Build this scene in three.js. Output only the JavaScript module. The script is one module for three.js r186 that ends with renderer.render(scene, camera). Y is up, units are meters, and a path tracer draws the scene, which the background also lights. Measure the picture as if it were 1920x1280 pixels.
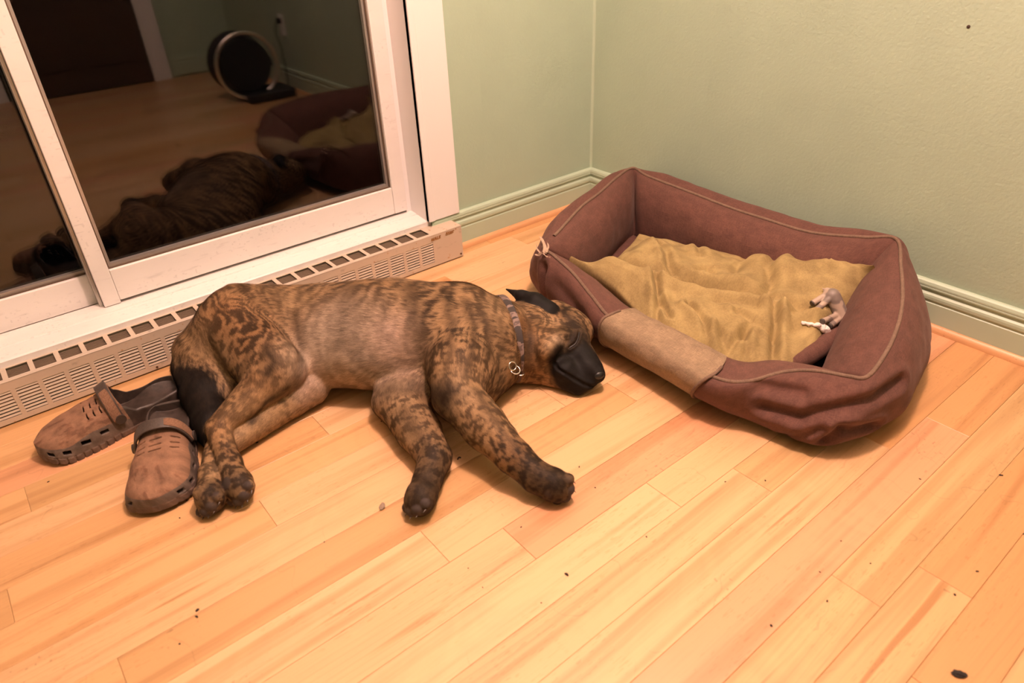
import * as THREE from 'three';
import { mergeGeometries, mergeVertices } from 'three/addons/utils/BufferGeometryUtils.js';
import { RoundedBoxGeometry } from 'three/addons/geometries/RoundedBoxGeometry.js';

// ---------------------------------------------------------------- camera, light, exposure
const scene = new THREE.Scene();
scene.background = new THREE.Color(0x010101);                 // night outside
const F_PX = 1310.8, YAW = 0.66016871, PITCH = 0.56935786, ROLL = -0.04371788;
const EYE = new THREE.Vector3(0, 0.94, 0);
const FWD = new THREE.Vector3(Math.sin(YAW) * Math.cos(PITCH), -Math.sin(PITCH), -Math.cos(YAW) * Math.cos(PITCH));
const r0 = new THREE.Vector3().crossVectors(FWD, new THREE.Vector3(0, 1, 0)).normalize();
const u0 = new THREE.Vector3().crossVectors(r0, FWD);
const RIGHT = r0.clone().multiplyScalar(Math.cos(ROLL)).addScaledVector(u0, Math.sin(ROLL));
const UP = u0.clone().multiplyScalar(Math.cos(ROLL)).addScaledVector(r0, -Math.sin(ROLL));
const camera = new THREE.PerspectiveCamera(2 * Math.atan(640 / F_PX) * 180 / Math.PI, 1.5, 0.02, 60);
camera.position.copy(EYE); camera.up.copy(UP); camera.lookAt(EYE.clone().add(FWD));
camera.focus = 1.68; camera.userData.fStop = 3.4;
scene.add(camera);

const renderer = new THREE.WebGLRenderer({ antialias: true });
renderer.toneMapping = THREE.LinearToneMapping;
renderer.toneMappingExposure = 1.0;
renderer.shadowMap.enabled = true;

const LAMP = new THREE.Vector3(0.78, 2.18, -0.55);
const LAMP_COLOR = new THREE.Color().setRGB(1.0, 0.635, 0.53);
const lampLight = new THREE.PointLight(LAMP_COLOR, 13.4, 0, 2);
lampLight.position.copy(LAMP); lampLight.castShadow = true; lampLight.shadow.radius = 4;
scene.add(lampLight);

// ---------------------------------------------------------------- helpers
// pixel -> point: the ray through a pixel of the photograph, met with the plane y, x or z that the thing touches
function rayDir(px, py) {
  return FWD.clone().addScaledVector(RIGHT, (px - 960) / F_PX).addScaledVector(UP, -(py - 640) / F_PX);
}
function atY(px, py, y = 0) { const d = rayDir(px, py); return EYE.clone().addScaledVector(d, (y - EYE.y) / d.y); }
function atX(px, py, x) { const d = rayDir(px, py); return EYE.clone().addScaledVector(d, (x - EYE.x) / d.x); }
function atZ(px, py, z) { const d = rayDir(px, py); return EYE.clone().addScaledVector(d, (z - EYE.z) / d.z); }

let seed = 12345;
function rnd() { seed = (seed * 1664525 + 1013904223) >>> 0; return seed / 4294967296; }
const rr = (a, b) => a + (b - a) * rnd();
function hash3(x, y, z) {
  let h = (x * 374761393 + y * 668265263 + z * 2147483647) | 0;
  h = Math.imul(h ^ (h >>> 13), 1274126177); h ^= h >>> 16;
  return (h >>> 0) / 4294967296;
}
const sm = t => t * t * (3 - 2 * t);
function vnoise(x, y, z = 0) {
  const xi = Math.floor(x), yi = Math.floor(y), zi = Math.floor(z), u = sm(x - xi), v = sm(y - yi), w = sm(z - zi);
  const L = (a, b, t) => a + (b - a) * t;
  return L(L(L(hash3(xi, yi, zi), hash3(xi + 1, yi, zi), u), L(hash3(xi, yi + 1, zi), hash3(xi + 1, yi + 1, zi), u), v),
    L(L(hash3(xi, yi, zi + 1), hash3(xi + 1, yi, zi + 1), u), L(hash3(xi, yi + 1, zi + 1), hash3(xi + 1, yi + 1, zi + 1), u), v), w);
}
function fbm(x, y, z = 0, o = 4) { let s = 0, a = 0.5, n = 0; for (let i = 0; i < o; i++) { s += a * vnoise(x, y, z); n += a; a *= 0.5; x = x * 2.03 + 17.1; y = y * 2.03 + 5.7; z = z * 2.03 + 9.2; } return s / n; }
const clamp = (x, a = 0, b = 1) => x < a ? a : x > b ? b : x;
const hyp = (x, y, z) => Math.sqrt(x * x + y * y + z * z);
const sstep = (a, b, x) => sm(clamp((x - a) / (b - a)));
const mix = (a, b, t) => a + (b - a) * t;
const mix3 = (a, b, t) => [mix(a[0], b[0], t), mix(a[1], b[1], t), mix(a[2], b[2], t)];

function dataTex(w, h, fn, srgb = true) {      // fn(x, y) -> [r, g, b] in 0..1
  const d = new Uint8Array(w * h * 4);
  for (let j = 0; j < h; j++) for (let i = 0; i < w; i++) {
    const c = fn(i, j), k = (j * w + i) * 4;
    d[k] = clamp(c[0]) * 255; d[k + 1] = clamp(c[1]) * 255; d[k + 2] = clamp(c[2]) * 255; d[k + 3] = 255;
  }
  const t = new THREE.DataTexture(d, w, h, THREE.RGBAFormat);
  t.wrapS = t.wrapT = THREE.RepeatWrapping; t.magFilter = THREE.LinearFilter; t.minFilter = THREE.LinearMipmapLinearFilter; t.generateMipmaps = true;
  if (srgb) t.colorSpace = THREE.SRGBColorSpace;
  t.needsUpdate = true; return t;
}
const lin = (r, g, b) => new THREE.Color().setRGB(r, g, b);
const taken = {};
function numbered(n) { if (!(n in taken)) { taken[n] = 0; return n; } taken[n]++; return n + '_' + String(taken[n]).padStart(3, '0'); }
function mesh(name, geo, mat, parent) {
  const m = new THREE.Mesh(geo, mat); m.name = parent && parent !== scene ? name : numbered(name);
  m.castShadow = m.receiveShadow = true; (parent || scene).add(m); return m;
}
function thing(name, label, category, pos, group) {
  const g = new THREE.Group(); g.name = numbered(name); if (pos) g.position.copy(pos);
  g.userData = { label, category }; if (group) g.userData.group = group; scene.add(g); return g;
}
function struct(o, label) { o.userData.kind = 'structure'; if (label) o.userData.label = label; return o; }
function box(x0, x1, y0, y1, z0, z1) { const g = new THREE.BoxGeometry(x1 - x0, y1 - y0, z1 - z0); g.translate((x0 + x1) / 2, (y0 + y1) / 2, (z0 + z1) / 2); return worldUV(g); }
function rbox(x0, x1, y0, y1, z0, z1, r = 0.002, s = 2) { const g = new RoundedBoxGeometry(x1 - x0, y1 - y0, z1 - z0, s, Math.min(r, (x1 - x0) / 2.1, (y1 - y0) / 2.1, (z1 - z0) / 2.1)); g.translate((x0 + x1) / 2, (y0 + y1) / 2, (z0 + z1) / 2); return worldUV(g); }
function worldUV(g) {                             // uv in metres by the way each face points
  const p = g.attributes.position, n = g.attributes.normal, uv = new Float32Array(p.count * 2);
  for (let i = 0; i < p.count; i++) {
    const ax = Math.abs(n.getX(i)), ay = Math.abs(n.getY(i)), az = Math.abs(n.getZ(i));
    if (ay >= ax && ay >= az) { uv[2 * i] = p.getX(i); uv[2 * i + 1] = p.getZ(i); }
    else if (ax >= az) { uv[2 * i] = p.getZ(i); uv[2 * i + 1] = p.getY(i); }
    else { uv[2 * i] = p.getX(i); uv[2 * i + 1] = p.getY(i); }
  }
  g.setAttribute('uv', new THREE.BufferAttribute(uv, 2)); return g;
}
function gridGeo(nu, nv, fn, closeU = false) {    // fn(u, v) -> Vector3, uv by arguments
  const pos = [], uv = [], idx = [];
  for (let j = 0; j <= nv; j++) for (let i = 0; i <= nu; i++) { const p = fn(i / nu, j / nv); pos.push(p.x, p.y, p.z); uv.push(i / nu, j / nv); }
  for (let j = 0; j < nv; j++) for (let i = 0; i < nu; i++) { const a = j * (nu + 1) + i, b = a + 1, c = a + nu + 1, d = c + 1; idx.push(a, b, d, a, d, c); }
  const g = new THREE.BufferGeometry();
  g.setAttribute('position', new THREE.Float32BufferAttribute(pos, 3)); g.setAttribute('uv', new THREE.Float32BufferAttribute(uv, 2)); g.setIndex(idx);
  g.computeVertexNormals(); return g;
}
function tube(points, r, seg = 64, rad = 8, closed = false) { return new THREE.TubeGeometry(new THREE.CatmullRomCurve3(points, closed, 'centripetal'), seg, r, rad, closed); }
const V = (x, y, z) => new THREE.Vector3(x, y, z);

// ---------------------------------------------------------------- meshing of a distance field (surface nets), skipping blocks far from the surface
function netsMesh(min, max, cell, f, lip = 1.6) {
  const nx = Math.ceil((max.x - min.x) / cell) + 1, ny = Math.ceil((max.y - min.y) / cell) + 1, nz = Math.ceil((max.z - min.z) / cell) + 1;
  const D = new Float32Array(nx * ny * nz).fill(1), B = 8, half = B * cell * 0.5, reach = half * Math.sqrt(3) * lip;
  for (let bz = 0; bz < nz; bz += B) for (let by = 0; by < ny; by += B) for (let bx = 0; bx < nx; bx += B) {
    const d = f(min.x + (bx + 3.5) * cell, min.y + (by + 3.5) * cell, min.z + (bz + 3.5) * cell);
    const far = Math.abs(d) > reach;
    for (let k = bz; k < Math.min(bz + B, nz); k++) for (let j = by; j < Math.min(by + B, ny); j++) for (let i = bx; i < Math.min(bx + B, nx); i++)
      D[(k * ny + j) * nx + i] = far ? d : f(min.x + i * cell, min.y + j * cell, min.z + k * cell);
  }
  const id = new Int32Array(nx * ny * nz).fill(-1), pos = [], idx = [];
  const sx = 1, sy = nx, sz = nx * ny;
  const E = [[0, 1], [2, 3], [4, 5], [6, 7], [0, 2], [1, 3], [4, 6], [5, 7], [0, 4], [1, 5], [2, 6], [3, 7]];
  const v = new Float64Array(8);
  for (let k = 0; k < nz - 1; k++) for (let j = 0; j < ny - 1; j++) for (let i = 0; i < nx - 1; i++) {
    const o = k * sz + j * sy + i; let m = 0;
    for (let c = 0; c < 8; c++) { v[c] = D[o + (c & 1) * sx + ((c >> 1) & 1) * sy + ((c >> 2) & 1) * sz]; if (v[c] < 0) m |= 1 << c; }
    if (m === 0 || m === 255) continue;
    let x = 0, y = 0, z = 0, n = 0;
    for (const [a, b] of E) {
      if ((v[a] < 0) === (v[b] < 0)) continue; const t = v[a] / (v[a] - v[b]);
      x += mix(a & 1, b & 1, t); y += mix((a >> 1) & 1, (b >> 1) & 1, t); z += mix((a >> 2) & 1, (b >> 2) & 1, t); n++;
    }
    id[o] = pos.length / 3; pos.push(min.x + (i + x / n) * cell, min.y + (j + y / n) * cell, min.z + (k + z / n) * cell);
  }
  const quad = (a, b, c, d, flip) => { if (a < 0 || b < 0 || c < 0 || d < 0) return; if (flip) idx.push(a, c, b, a, d, c); else idx.push(a, b, c, a, c, d); };
  for (let k = 1; k < nz - 1; k++) for (let j = 1; j < ny - 1; j++) for (let i = 1; i < nx - 1; i++) {
    const o = k * sz + j * sy + i, s = D[o] < 0;
    if (s !== (D[o + sx] < 0)) quad(id[o], id[o - sz], id[o - sz - sy], id[o - sy], s === false ? false : true);
    if (s !== (D[o + sy] < 0)) quad(id[o], id[o - sx], id[o - sx - sz], id[o - sz], s === false ? false : true);
    if (s !== (D[o + sz] < 0)) quad(id[o], id[o - sy], id[o - sy - sx], id[o - sx], s === false ? false : true);
  }
  return { pos, idx };
}
function netsGeo(net) { const g = new THREE.BufferGeometry(); g.setAttribute('position', new THREE.Float32BufferAttribute(net.pos, 3)); g.setIndex(net.idx); g.computeVertexNormals(); return g; }
function smin(a, b, k) { if (a - b > k) return b; if (b - a > k) return a; const h = clamp(0.5 + 0.5 * (b - a) / k); return mix(b, a, h) - k * h * (1 - h); }
function roundCone(px, py, pz, a, b, ra, rb) {        // tapered capsule between a and b
  const bx = b.x - a.x, by = b.y - a.y, bz = b.z - a.z, qx = px - a.x, qy = py - a.y, qz = pz - a.z;
  const t = clamp((qx * bx + qy * by + qz * bz) / (bx * bx + by * by + bz * bz + 1e-12));
  const ex = qx - bx * t, ey = qy - by * t, ez = qz - bz * t;
  return Math.sqrt(ex * ex + ey * ey + ez * ez) - ra - (rb - ra) * t;
}
// ---------------------------------------------------------------- the room
const XW = 1.709, ZB = -1.706, XL = -2.3, ZF = 1.55, CEIL = 2.44;
const plasterBump = dataTex(512, 512, (i, j) => { const v = 0.6 * vnoise(i / 6, j / 6) + 0.4 * vnoise(i / 2.5, j / 2.5, 3); return [v, v, v]; }, false);
plasterBump.repeat.set(2.2, 2.2);
const paintTint = dataTex(512, 512, (i, j) => { const v = 0.955 + 0.06 * (fbm(i / 60, j / 60, 2, 5) - 0.3); return [v, v, v * 0.995]; });
paintTint.repeat.set(0.8, 0.8);
const sage = new THREE.MeshStandardMaterial({ color: lin(0.42, 0.535, 0.405), roughness: 0.5, map: paintTint, bumpMap: plasterBump, bumpScale: 0.0006 });
const sageTrim = new THREE.MeshStandardMaterial({ color: lin(0.46, 0.57, 0.43), roughness: 0.42, map: paintTint });
const whiteGrime = dataTex(1024, 512, (i, j) => {
  let v = 0.97 + 0.03 * fbm(i / 90, j / 40, 1, 4);
  const g = sstep(0.66, 0.86, fbm(i / 50, j / 9, 5, 5)); v -= 0.07 * g;
  const s = sstep(0.80, 0.86, vnoise(i / 7, j / 5, 11)) * sstep(0.5, 0.7, fbm(i / 80, j / 80, 4, 2)); v -= 0.06 * s;
  return [v, v * 0.992, v * 0.975];
});
whiteGrime.repeat.set(1.1, 2.2);
const white = new THREE.MeshStandardMaterial({ color: lin(0.78, 0.755, 0.745), roughness: 0.42, map: whiteGrime });
const whiteClean = new THREE.MeshStandardMaterial({ color: lin(0.80, 0.775, 0.76), roughness: 0.4 });
const ceilMat = new THREE.MeshStandardMaterial({ color: lin(0.78, 0.77, 0.74), roughness: 0.9, bumpMap: plasterBump, bumpScale: 0.0006 });

const WT = 0.16;
{ // back wall with the opening of the sliding door
  const s = new THREE.Shape([[XL - WT, -0.06], [XW, -0.06], [XW, CEIL], [XL - WT, CEIL]].map(p => new THREE.Vector2(...p)));
  s.holes.push(new THREE.Path([[-0.76, 0.1], [-0.76, 2.12], [1.034, 2.12], [1.034, 0.1]].map(p => new THREE.Vector2(...p))));
  const g = new THREE.ExtrudeGeometry(s, { depth: WT, bevelEnabled: false }); g.translate(0, 0, ZB - WT);
  struct(mesh('wall_back', worldUV(g), sage), 'sage green painted wall around the sliding glass door');
}
struct(mesh('wall_right', box(XW, XW + WT, -0.06, CEIL, ZB - WT, ZF + WT), sage), 'plain sage green wall beside the dog bed');
struct(mesh('wall_left', box(XL - WT, XL, -0.06, CEIL, ZB, ZF + WT), sage), 'sage green wall opposite the dog bed');
struct(mesh('wall_front', box(XL, XW, -0.06, CEIL, ZF, ZF + WT), sage), 'sage green wall facing the sliding door');
struct(mesh('ceiling', box(XL - WT, XW + WT, CEIL, CEIL + 0.12, ZB - WT, ZF + WT), ceilMat), 'white plaster ceiling');
{ // a small nail hole in the right wall
  const p = atX(1816, 50, XW); const g = new THREE.SphereGeometry(0.0035, 10, 6); g.scale(0.4, 1, 1.1);
  const m = mesh('wall_nick', g, new THREE.MeshStandardMaterial({ color: lin(0.05, 0.03, 0.02), roughness: 0.9 })); m.position.set(XW - 0.0005, p.y, p.z);
  m.userData = { label: 'tiny dark nail hole in the bare green wall', category: 'nail hole' };
}
// baseboards: one moulded profile (depth from wall, height), run along each wall
const PROF = [[0, 0.016], [0.0125, 0.016], [0.0125, 0.066], [0.0105, 0.068], [0.0105, 0.072], [0.0138, 0.0755], [0.0142, 0.082], [0.013, 0.087], [0.0085, 0.091], [0.0075, 0.0955], [0.0095, 0.099], [0.0125, 0.101], [0.0125, 0.104], [0.0115, 0.1055], [0.0125, 0.107], [0.0125, 0.1105], [0.0105, 0.1165], [0.006, 0.12], [0, 0.1205]];
const QR = []; QR.push([0, 0]); for (let k = 0; k <= 8; k++) { const a = k / 8 * Math.PI / 2; QR.push([0.0115 + 0.0125 * Math.cos(a), 0.0175 * Math.sin(a)]); } QR.push([0, 0.0175]);
function run(prof, x0, z0, x1, z1, inx, inz) {      // straight run from (x0,z0) to (x1,z1); profile depth goes along (inx, inz)
  const pos = [], idx = [], uvs = []; const n = prof.length, L = Math.hypot(x1 - x0, z1 - z0);
  const put = (e, k) => { const [d, h] = prof[k % n]; pos.push((e ? x1 : x0) + inx * d, h, (e ? z1 : z0) + inz * d); uvs.push(e * L, k * 0.01); };
  for (let k = 0; k < n; k++) { const b = pos.length / 3; put(0, k); put(1, k); put(1, k + 1); put(0, k + 1); idx.push(b, b + 1, b + 2, b, b + 2, b + 3); }
  const g = new THREE.BufferGeometry(); g.setAttribute('position', new THREE.Float32BufferAttribute(pos, 3)); g.setAttribute('uv', new THREE.Float32BufferAttribute(uvs, 2)); g.setIndex(idx); g.computeVertexNormals(); return g;
}
struct(mesh('baseboard_back', run(PROF, 1.03, ZB, XW, ZB, 0, 1), sageTrim), 'sage green moulded baseboard between heater and corner');
struct(mesh('baseboard_right', run(PROF, XW, ZB, XW, ZF, -1, 0), sageTrim), 'sage green moulded baseboard behind the dog bed');
struct(mesh('baseboard_left', run(PROF, XL, ZB, XL, ZF, 1, 0), sageTrim), 'sage green baseboard on the far side of the room');
struct(mesh('baseboard_front', run(PROF, 1.29, ZF, XW, ZF, 0, -1), sageTrim), 'sage green baseboard on the wall facing the door');
{ // painted bead of caulk in the corner
  const pts = []; for (let k = 0; k <= 6; k++) pts.push([0.007 * (1 - Math.sin(k / 6 * Math.PI / 2)), 0.007 * (1 - Math.cos(k / 6 * Math.PI / 2))]);
  const g = gridGeo(6, 1, (u, v) => { const k = Math.round(u * 6); return V(XW - pts[k][0], 0.118 + v * (CEIL - 0.118), ZB + pts[k][1]); });
  struct(mesh('trim_1', g, sageTrim), 'paler green caulked bead in the wall corner');
}
// ---------------------------------------------------------------- wood
const WOOD_W = 2.4, WOOD_H = 0.64;
const woodTex = dataTex(2048, 640, (i, j) => {
  const x = i / 2048 * WOOD_W, y = j / 640 * WOOD_H;
  const wob = 0.02 * fbm(x * 2.2, y * 6, 1, 3);
  const ring = fbm(x * 1.6, (y + wob) * 55, 2, 4);                         // long soft figure
  const fine = fbm(x * 14, y * 420, 3, 3);                                 // pores and fibre
  const curl = fbm(x * 46 + 14 * fbm(x * 3, y * 10, 9, 2), y * 11, 4, 2);  // curly cross figure
  const board = fbm(x * 0.9, y * 7, 5, 2);
  let v = 1 - 0.10 * sstep(0.42, 0.8, ring) - 0.05 * (fine - 0.5) - 0.05 * (curl - 0.5) * sstep(0.4, 0.7, fbm(x * 2, y * 9, 12, 2)) - 0.10 * (board - 0.5);
  const cath = Math.abs(((y + 0.05 * fbm(x * 1.3, y * 4, 21, 3) + 0.018 * Math.sin(x * 3.1)) * 90) % 1 - 0.5);
  v -= 0.05 * sstep(0.36, 0.5, cath) * sstep(0.5, 0.75, fbm(x * 1.1, y * 9, 22, 2));
  let warm = 0.5 * sstep(0.5, 0.9, ring) + 0.35 * (board - 0.4);
  const min = sstep(0.70, 0.80, fbm(x * 2.4 + 3, y * 60, 31, 4)) * sstep(0.55, 0.72, fbm(x * 2.1, y * 13, 32, 2)); // mineral streaks
  v -= 0.17 * min; warm += 0.8 * min;
  const fleck = sstep(0.80, 0.86, vnoise(x * 75, y * 650, 41)) * sstep(0.42, 0.6, fbm(x * 9, y * 20, 42, 2)); v -= 0.05 * fleck; warm += 0.2 * fleck;
  const scr = sstep(0.988, 0.997, 1 - Math.abs(fbm(x * 9 + 3 * fbm(x * 4, y * 4, 51, 2), y * 9, 52, 3) - 0.5) * 2) * sstep(0.56, 0.68, fbm(x * 12, y * 12, 53, 2)); v -= 0.07 * scr;
  const spot = sstep(0.9, 0.93, vnoise(x * 160, y * 190, 61)) * sstep(0.6, 0.75, fbm(x * 5, y * 7, 62, 2)); v -= 0.18 * spot;
  return [v, v * (1 - 0.075 * warm), v * (1 - 0.18 * warm)];
});
woodTex.repeat.set(1, 1);
const woodRough = dataTex(1024, 512, (i, j) => { const v = 0.62 + 0.3 * fbm(i / 40, j / 40, 7, 4) + 0.12 * (fbm(i / 3, j / 3, 8, 2) - 0.5); return [v, v, v]; }, false);
const tone = {
  pale: lin(0.7, 0.427, 0.218), cream: lin(0.72, 0.456, 0.242), honey: lin(0.67, 0.389, 0.179), pink: lin(0.66, 0.337, 0.173), tan: lin(0.585, 0.342, 0.153), amber: lin(0.59, 0.309, 0.126), olive: lin(0.59, 0.370, 0.170),
};
const wood = {};
for (const k in tone) wood[k] = new THREE.MeshPhysicalMaterial({ color: tone[k], map: woodTex, roughness: 0.5, roughnessMap: woodRough, bumpMap: woodTex, bumpScale: 0.00012, clearcoat: 0.25, clearcoatRoughness: 0.28 });
// floor: a subfloor and every plank a piece of its own. Row edges (z) go from the photograph's foreground to the back wall and on behind the camera.
const edges = [-1.706, -1.657, -1.571, -1.485, -1.399, -1.311, -1.223, -1.138, -1.054, -0.97, -0.88, -0.79, -0.699, -0.609, -0.526, -0.442, -0.358, -0.274, -0.193, -0.111];
const NEAR = edges.length - 1;                       // row r = NEAR - 1 - index ... counted from the foreground as 0
for (let z = -0.028; z < ZF; z += 0.083) edges.push(z);
edges.push(ZF);
const floor = new THREE.Group(); floor.name = 'floor'; scene.add(floor); struct(floor, 'maple strip floor of long honey-coloured planks');
mesh('subfloor', box(XL - WT, XW + WT, -0.06, -0.0145, ZB - 0.002, ZF + WT), new THREE.MeshStandardMaterial({ color: lin(0.09, 0.05, 0.025), roughness: 0.9 }), floor);
function plankGeo(x0, x1, z0, z1) {
  const c = 0.0007, y = -rr(0, 0.00035), b = -0.0145, g0 = 0.00022;
  x0 += g0; x1 -= g0; z0 += g0; z1 -= g0;
  const ring = (i, yy) => [[x0 + i, yy, z0 + i], [x1 - i, yy, z0 + i], [x1 - i, yy, z1 - i], [x0 + i, yy, z1 - i]];
  const R = [ring(c, y), ring(0, y - c * 0.8), ring(0, b)], pos = [], uv = [], idx = [];
  const ou = rr(0, Math.max(0.01, WOOD_W - (x1 - x0) - 0.02)), ov = rr(0, WOOD_H - 0.1);
  const put = p => { pos.push(...p); uv.push((p[0] - x0 + ou) / WOOD_W, (p[2] - z0 + ov) / WOOD_H); return pos.length / 3 - 1; };
  const quad = (a, b2, c2, d) => { const i = put(a), j = put(b2), k = put(c2), l = put(d); idx.push(i, k, j, i, l, k); };
  quad(R[0][0], R[0][1], R[0][2], R[0][3]);
  for (let s = 0; s < 2; s++) for (let k = 0; k < 4; k++) quad(R[s][(k + 1) % 4], R[s][k], R[s + 1][k], R[s + 1][(k + 1) % 4]);
  const g = new THREE.BufferGeometry(); g.setAttribute('position', new THREE.Float32BufferAttribute(pos, 3)); g.setAttribute('uv', new THREE.Float32BufferAttribute(uv, 2)); g.setIndex(idx); g.computeVertexNormals(); return g;
}
// joints and tones read from the photograph: row -> [joint x ...], tones from left to right
const seen = {
  '-1': [[0.766], ['amber', 'amber']], 0: [[0.962], ['honey', 'amber']], 1: [[0.842], ['honey', 'olive']], 2: [[-0.35, 1.35], ['honey', 'pink', 'amber']], 3: [[0.1, 1.2], ['cream', 'pale', 'amber']],
  4: [[0.2, 0.93, 1.45], ['pale', 'pale', 'olive', 'pink']], 5: [[0.777, 1.5], ['cream', 'pale', 'honey']], 6: [[-0.3, 0.504], ['honey', 'cream', 'pink']], 7: [[0.39, 1.2], ['cream', 'pale', 'honey']],
  8: [[-0.09, 0.95], ['honey', 'tan', 'pale']], 9: [[-0.3, 0.823], ['honey', 'pale', 'pale']], 10: [[0.201, 1.0], ['honey', 'pale', 'honey']], 11: [[-0.2, 0.72], ['tan', 'honey', 'pale']],
  12: [[0.389, 1.1], ['honey', 'cream', 'pale']], 13: [[0.05, 0.9], ['pale', 'honey', 'pale']], 14: [[-0.137, 0.7], ['honey', 'tan', 'honey']], 15: [[0.3], ['pink', 'pale']], 16: [[-0.05, 0.98], ['honey', 'amber', 'cream']],
  17: [[0.5, 1.3], ['honey', 'pale', 'honey']], 18: [[0.2, 1.22], ['honey', 'tan', 'amber']],
};
for (let k = 0; k + 1 < edges.length; k++) {
  const row = NEAR - 1 - k, s = seen[row]; let cuts, tones;
  if (s) { cuts = s[0].slice(); tones = s[1].slice(); }
  else { cuts = [rr(0.0, 0.5)]; while (cuts[cuts.length - 1] < XW - 0.9) cuts.push(cuts[cuts.length - 1] + rr(0.5, 1.2)); tones = null; }
  while (cuts[0] > XL + 0.5) { cuts.unshift(cuts[0] - rr(0.6, 1.35)); if (tones) tones.unshift(null); }
  if (cuts[0] < XL + 0.1) { cuts.shift(); if (tones) tones.shift(); }
  const xs = [XL, ...cuts, XW];
  const lookup = s ? s[1] : null, off = s ? xs.length - 1 - s[1].length : 0;
  for (let i = 0; i + 1 < xs.length; i++) {
    const pick = ['pale', 'honey', 'honey', 'cream', 'pale', 'pink', 'tan'][Math.floor(rnd() * 7)];
    const t = (lookup && i >= off && lookup[i - off]) || pick;
    mesh('plank', plankGeo(xs[i], xs[i + 1], edges[k], edges[k + 1]), wood[t], floor);
  }
}
const shoeMold = wood.pink;
{ const g1 = run(QR, 1.095, ZB, XW, ZB, 0, 1), g2 = run(QR, XW, ZB, XW, ZF, -1, 0);
  const m = new THREE.MeshPhysicalMaterial({ color: lin(0.66, 0.36, 0.17), map: woodTex, roughness: 0.4, clearcoat: 0.2, clearcoatRoughness: 0.3 });
  struct(mesh('trim_2', g1, m), 'varnished wooden quarter-round under the short baseboard by the heater');
  struct(mesh('trim_3', g2, m), 'varnished wooden quarter-round along the wall behind the dog bed');
}
// ---------------------------------------------------------------- sliding glass door
const gasketMat = new THREE.MeshStandardMaterial({ color: lin(0.10, 0.065, 0.04), roughness: 0.7 });
const spacerMat = new THREE.MeshStandardMaterial({ color: lin(0.55, 0.52, 0.48), roughness: 0.35, metalness: 0.7 });
const glassMat = new THREE.MeshPhysicalMaterial({ color: 0xffffff, transmission: 1, thickness: 0, roughness: 0.012, ior: 1.52, specularIntensity: 1 });
const door = new THREE.Group(); door.name = 'door_1'; scene.add(door); struct(door, 'white sliding glass door with dark night panes');
// frame
mesh('jamb', rbox(1.02, 1.036, 0.118, 2.11, ZB - 0.16, ZB - 0.0003, 0.0006), whiteClean, door);
mesh('jamb', rbox(1.003, 1.0215, 0.12, 2.11, -1.875, -1.79, 0.001), whiteClean, door);
mesh('jamb', rbox(-0.762, -0.745, 0.118, 2.11, ZB - 0.16, ZB - 0.0003, 0.0006), whiteClean, door);
mesh('head', rbox(-0.762, 1.036, 2.09, 2.12, ZB - 0.16, ZB - 0.0003, 0.0006), whiteClean, door);
{ // sill: sloping nose in front, raised track behind
  const P = [[ZB + 0.001, 0.102], [ZB + 0.001, 0.117], [ZB - 0.002, 0.1205], [-1.755, 0.1255], [-1.757, 0.1235], [-1.7605, 0.1235], [-1.762, 0.127], [-1.788, 0.129], [-1.8215, 0.129], [-1.823, 0.122], [-1.88, 0.122], [-1.88, 0.1], [ZB + 0.001, 0.1]];
  const s = new THREE.Shape(P.map(p => new THREE.Vector2(-p[0], p[1])));
  const g = new THREE.ExtrudeGeometry(s, { depth: 1.79, bevelEnabled: false, curveSegments: 1 });
  g.rotateY(Math.PI / 2); g.translate(-0.757, 0, 0);                   // shape x -> -z, depth -> x
  mesh('sill', worldUV(g), white, door);
}
function sash(x0, x1, y0, y1, zf, zb, wl, wr, hb, ht) {
  const s = new THREE.Group(); s.name = 'sash'; door.add(s);
  const zm = (zf + zb) / 2;
  mesh('stile', rbox(x0, x0 + wl, y0 - (wl < 0.05 ? 0.006 : 0), y1, zb, zf + 0.0005, 0.0016), white, s);
  mesh('stile', rbox(x1 - wr, x1, y0, y1, zb, zf, 0.0016), white, s);
  mesh('rail', rbox(x0 + wl + 0.0004, x1 - wr - 0.0004, y0, y0 + hb, zb, zf - 0.0006, 0.0022), white, s);
  mesh('rail', rbox(x0 + wl, x1 - wr, y1 - ht, y1, zb, zf - 0.0006, 0.0022), white, s);
  const a = x0 + wl, b = x1 - wr, c = y0 + hb, d = y1 - ht;
  const frameGeo = (t, z0, z1) => mergeGeometries([box(a, a + t, c, d, z0, z1), box(b - t, b, c, d, z0, z1), box(a + t, b - t, c, c + t, z0, z1), box(a + t, b - t, d - t, d, z0, z1)]);
  mesh('gasket', frameGeo(0.0035, zm - 0.012, zf - 0.009), gasketMat, s);
  mesh('spacer', frameGeo(0.010, zm - 0.009, zm + 0.0035), spacerMat, s);
  for (const z of [zm + 0.004, zm - 0.0095]) { const g = new THREE.PlaneGeometry(b - a, d - c); g.translate((a + b) / 2, (c + d) / 2, z); mesh('pane', g, glassMat, s); }
  return s;
}
sash(0.1415, 1.0055, 0.1365, 2.088, -1.786, -1.822, 0.037, 0.044, 0.081, 0.07);
sash(-0.745, 0.186, 0.124, 2.088, -1.836, -1.872, 0.06, 0.037, 0.077, 0.07);
mesh('track_cover', rbox(0.1335, 0.1405, 0.128, 2.088, -1.8335, -1.80, 0.0008), spacerMat, door);
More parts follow.
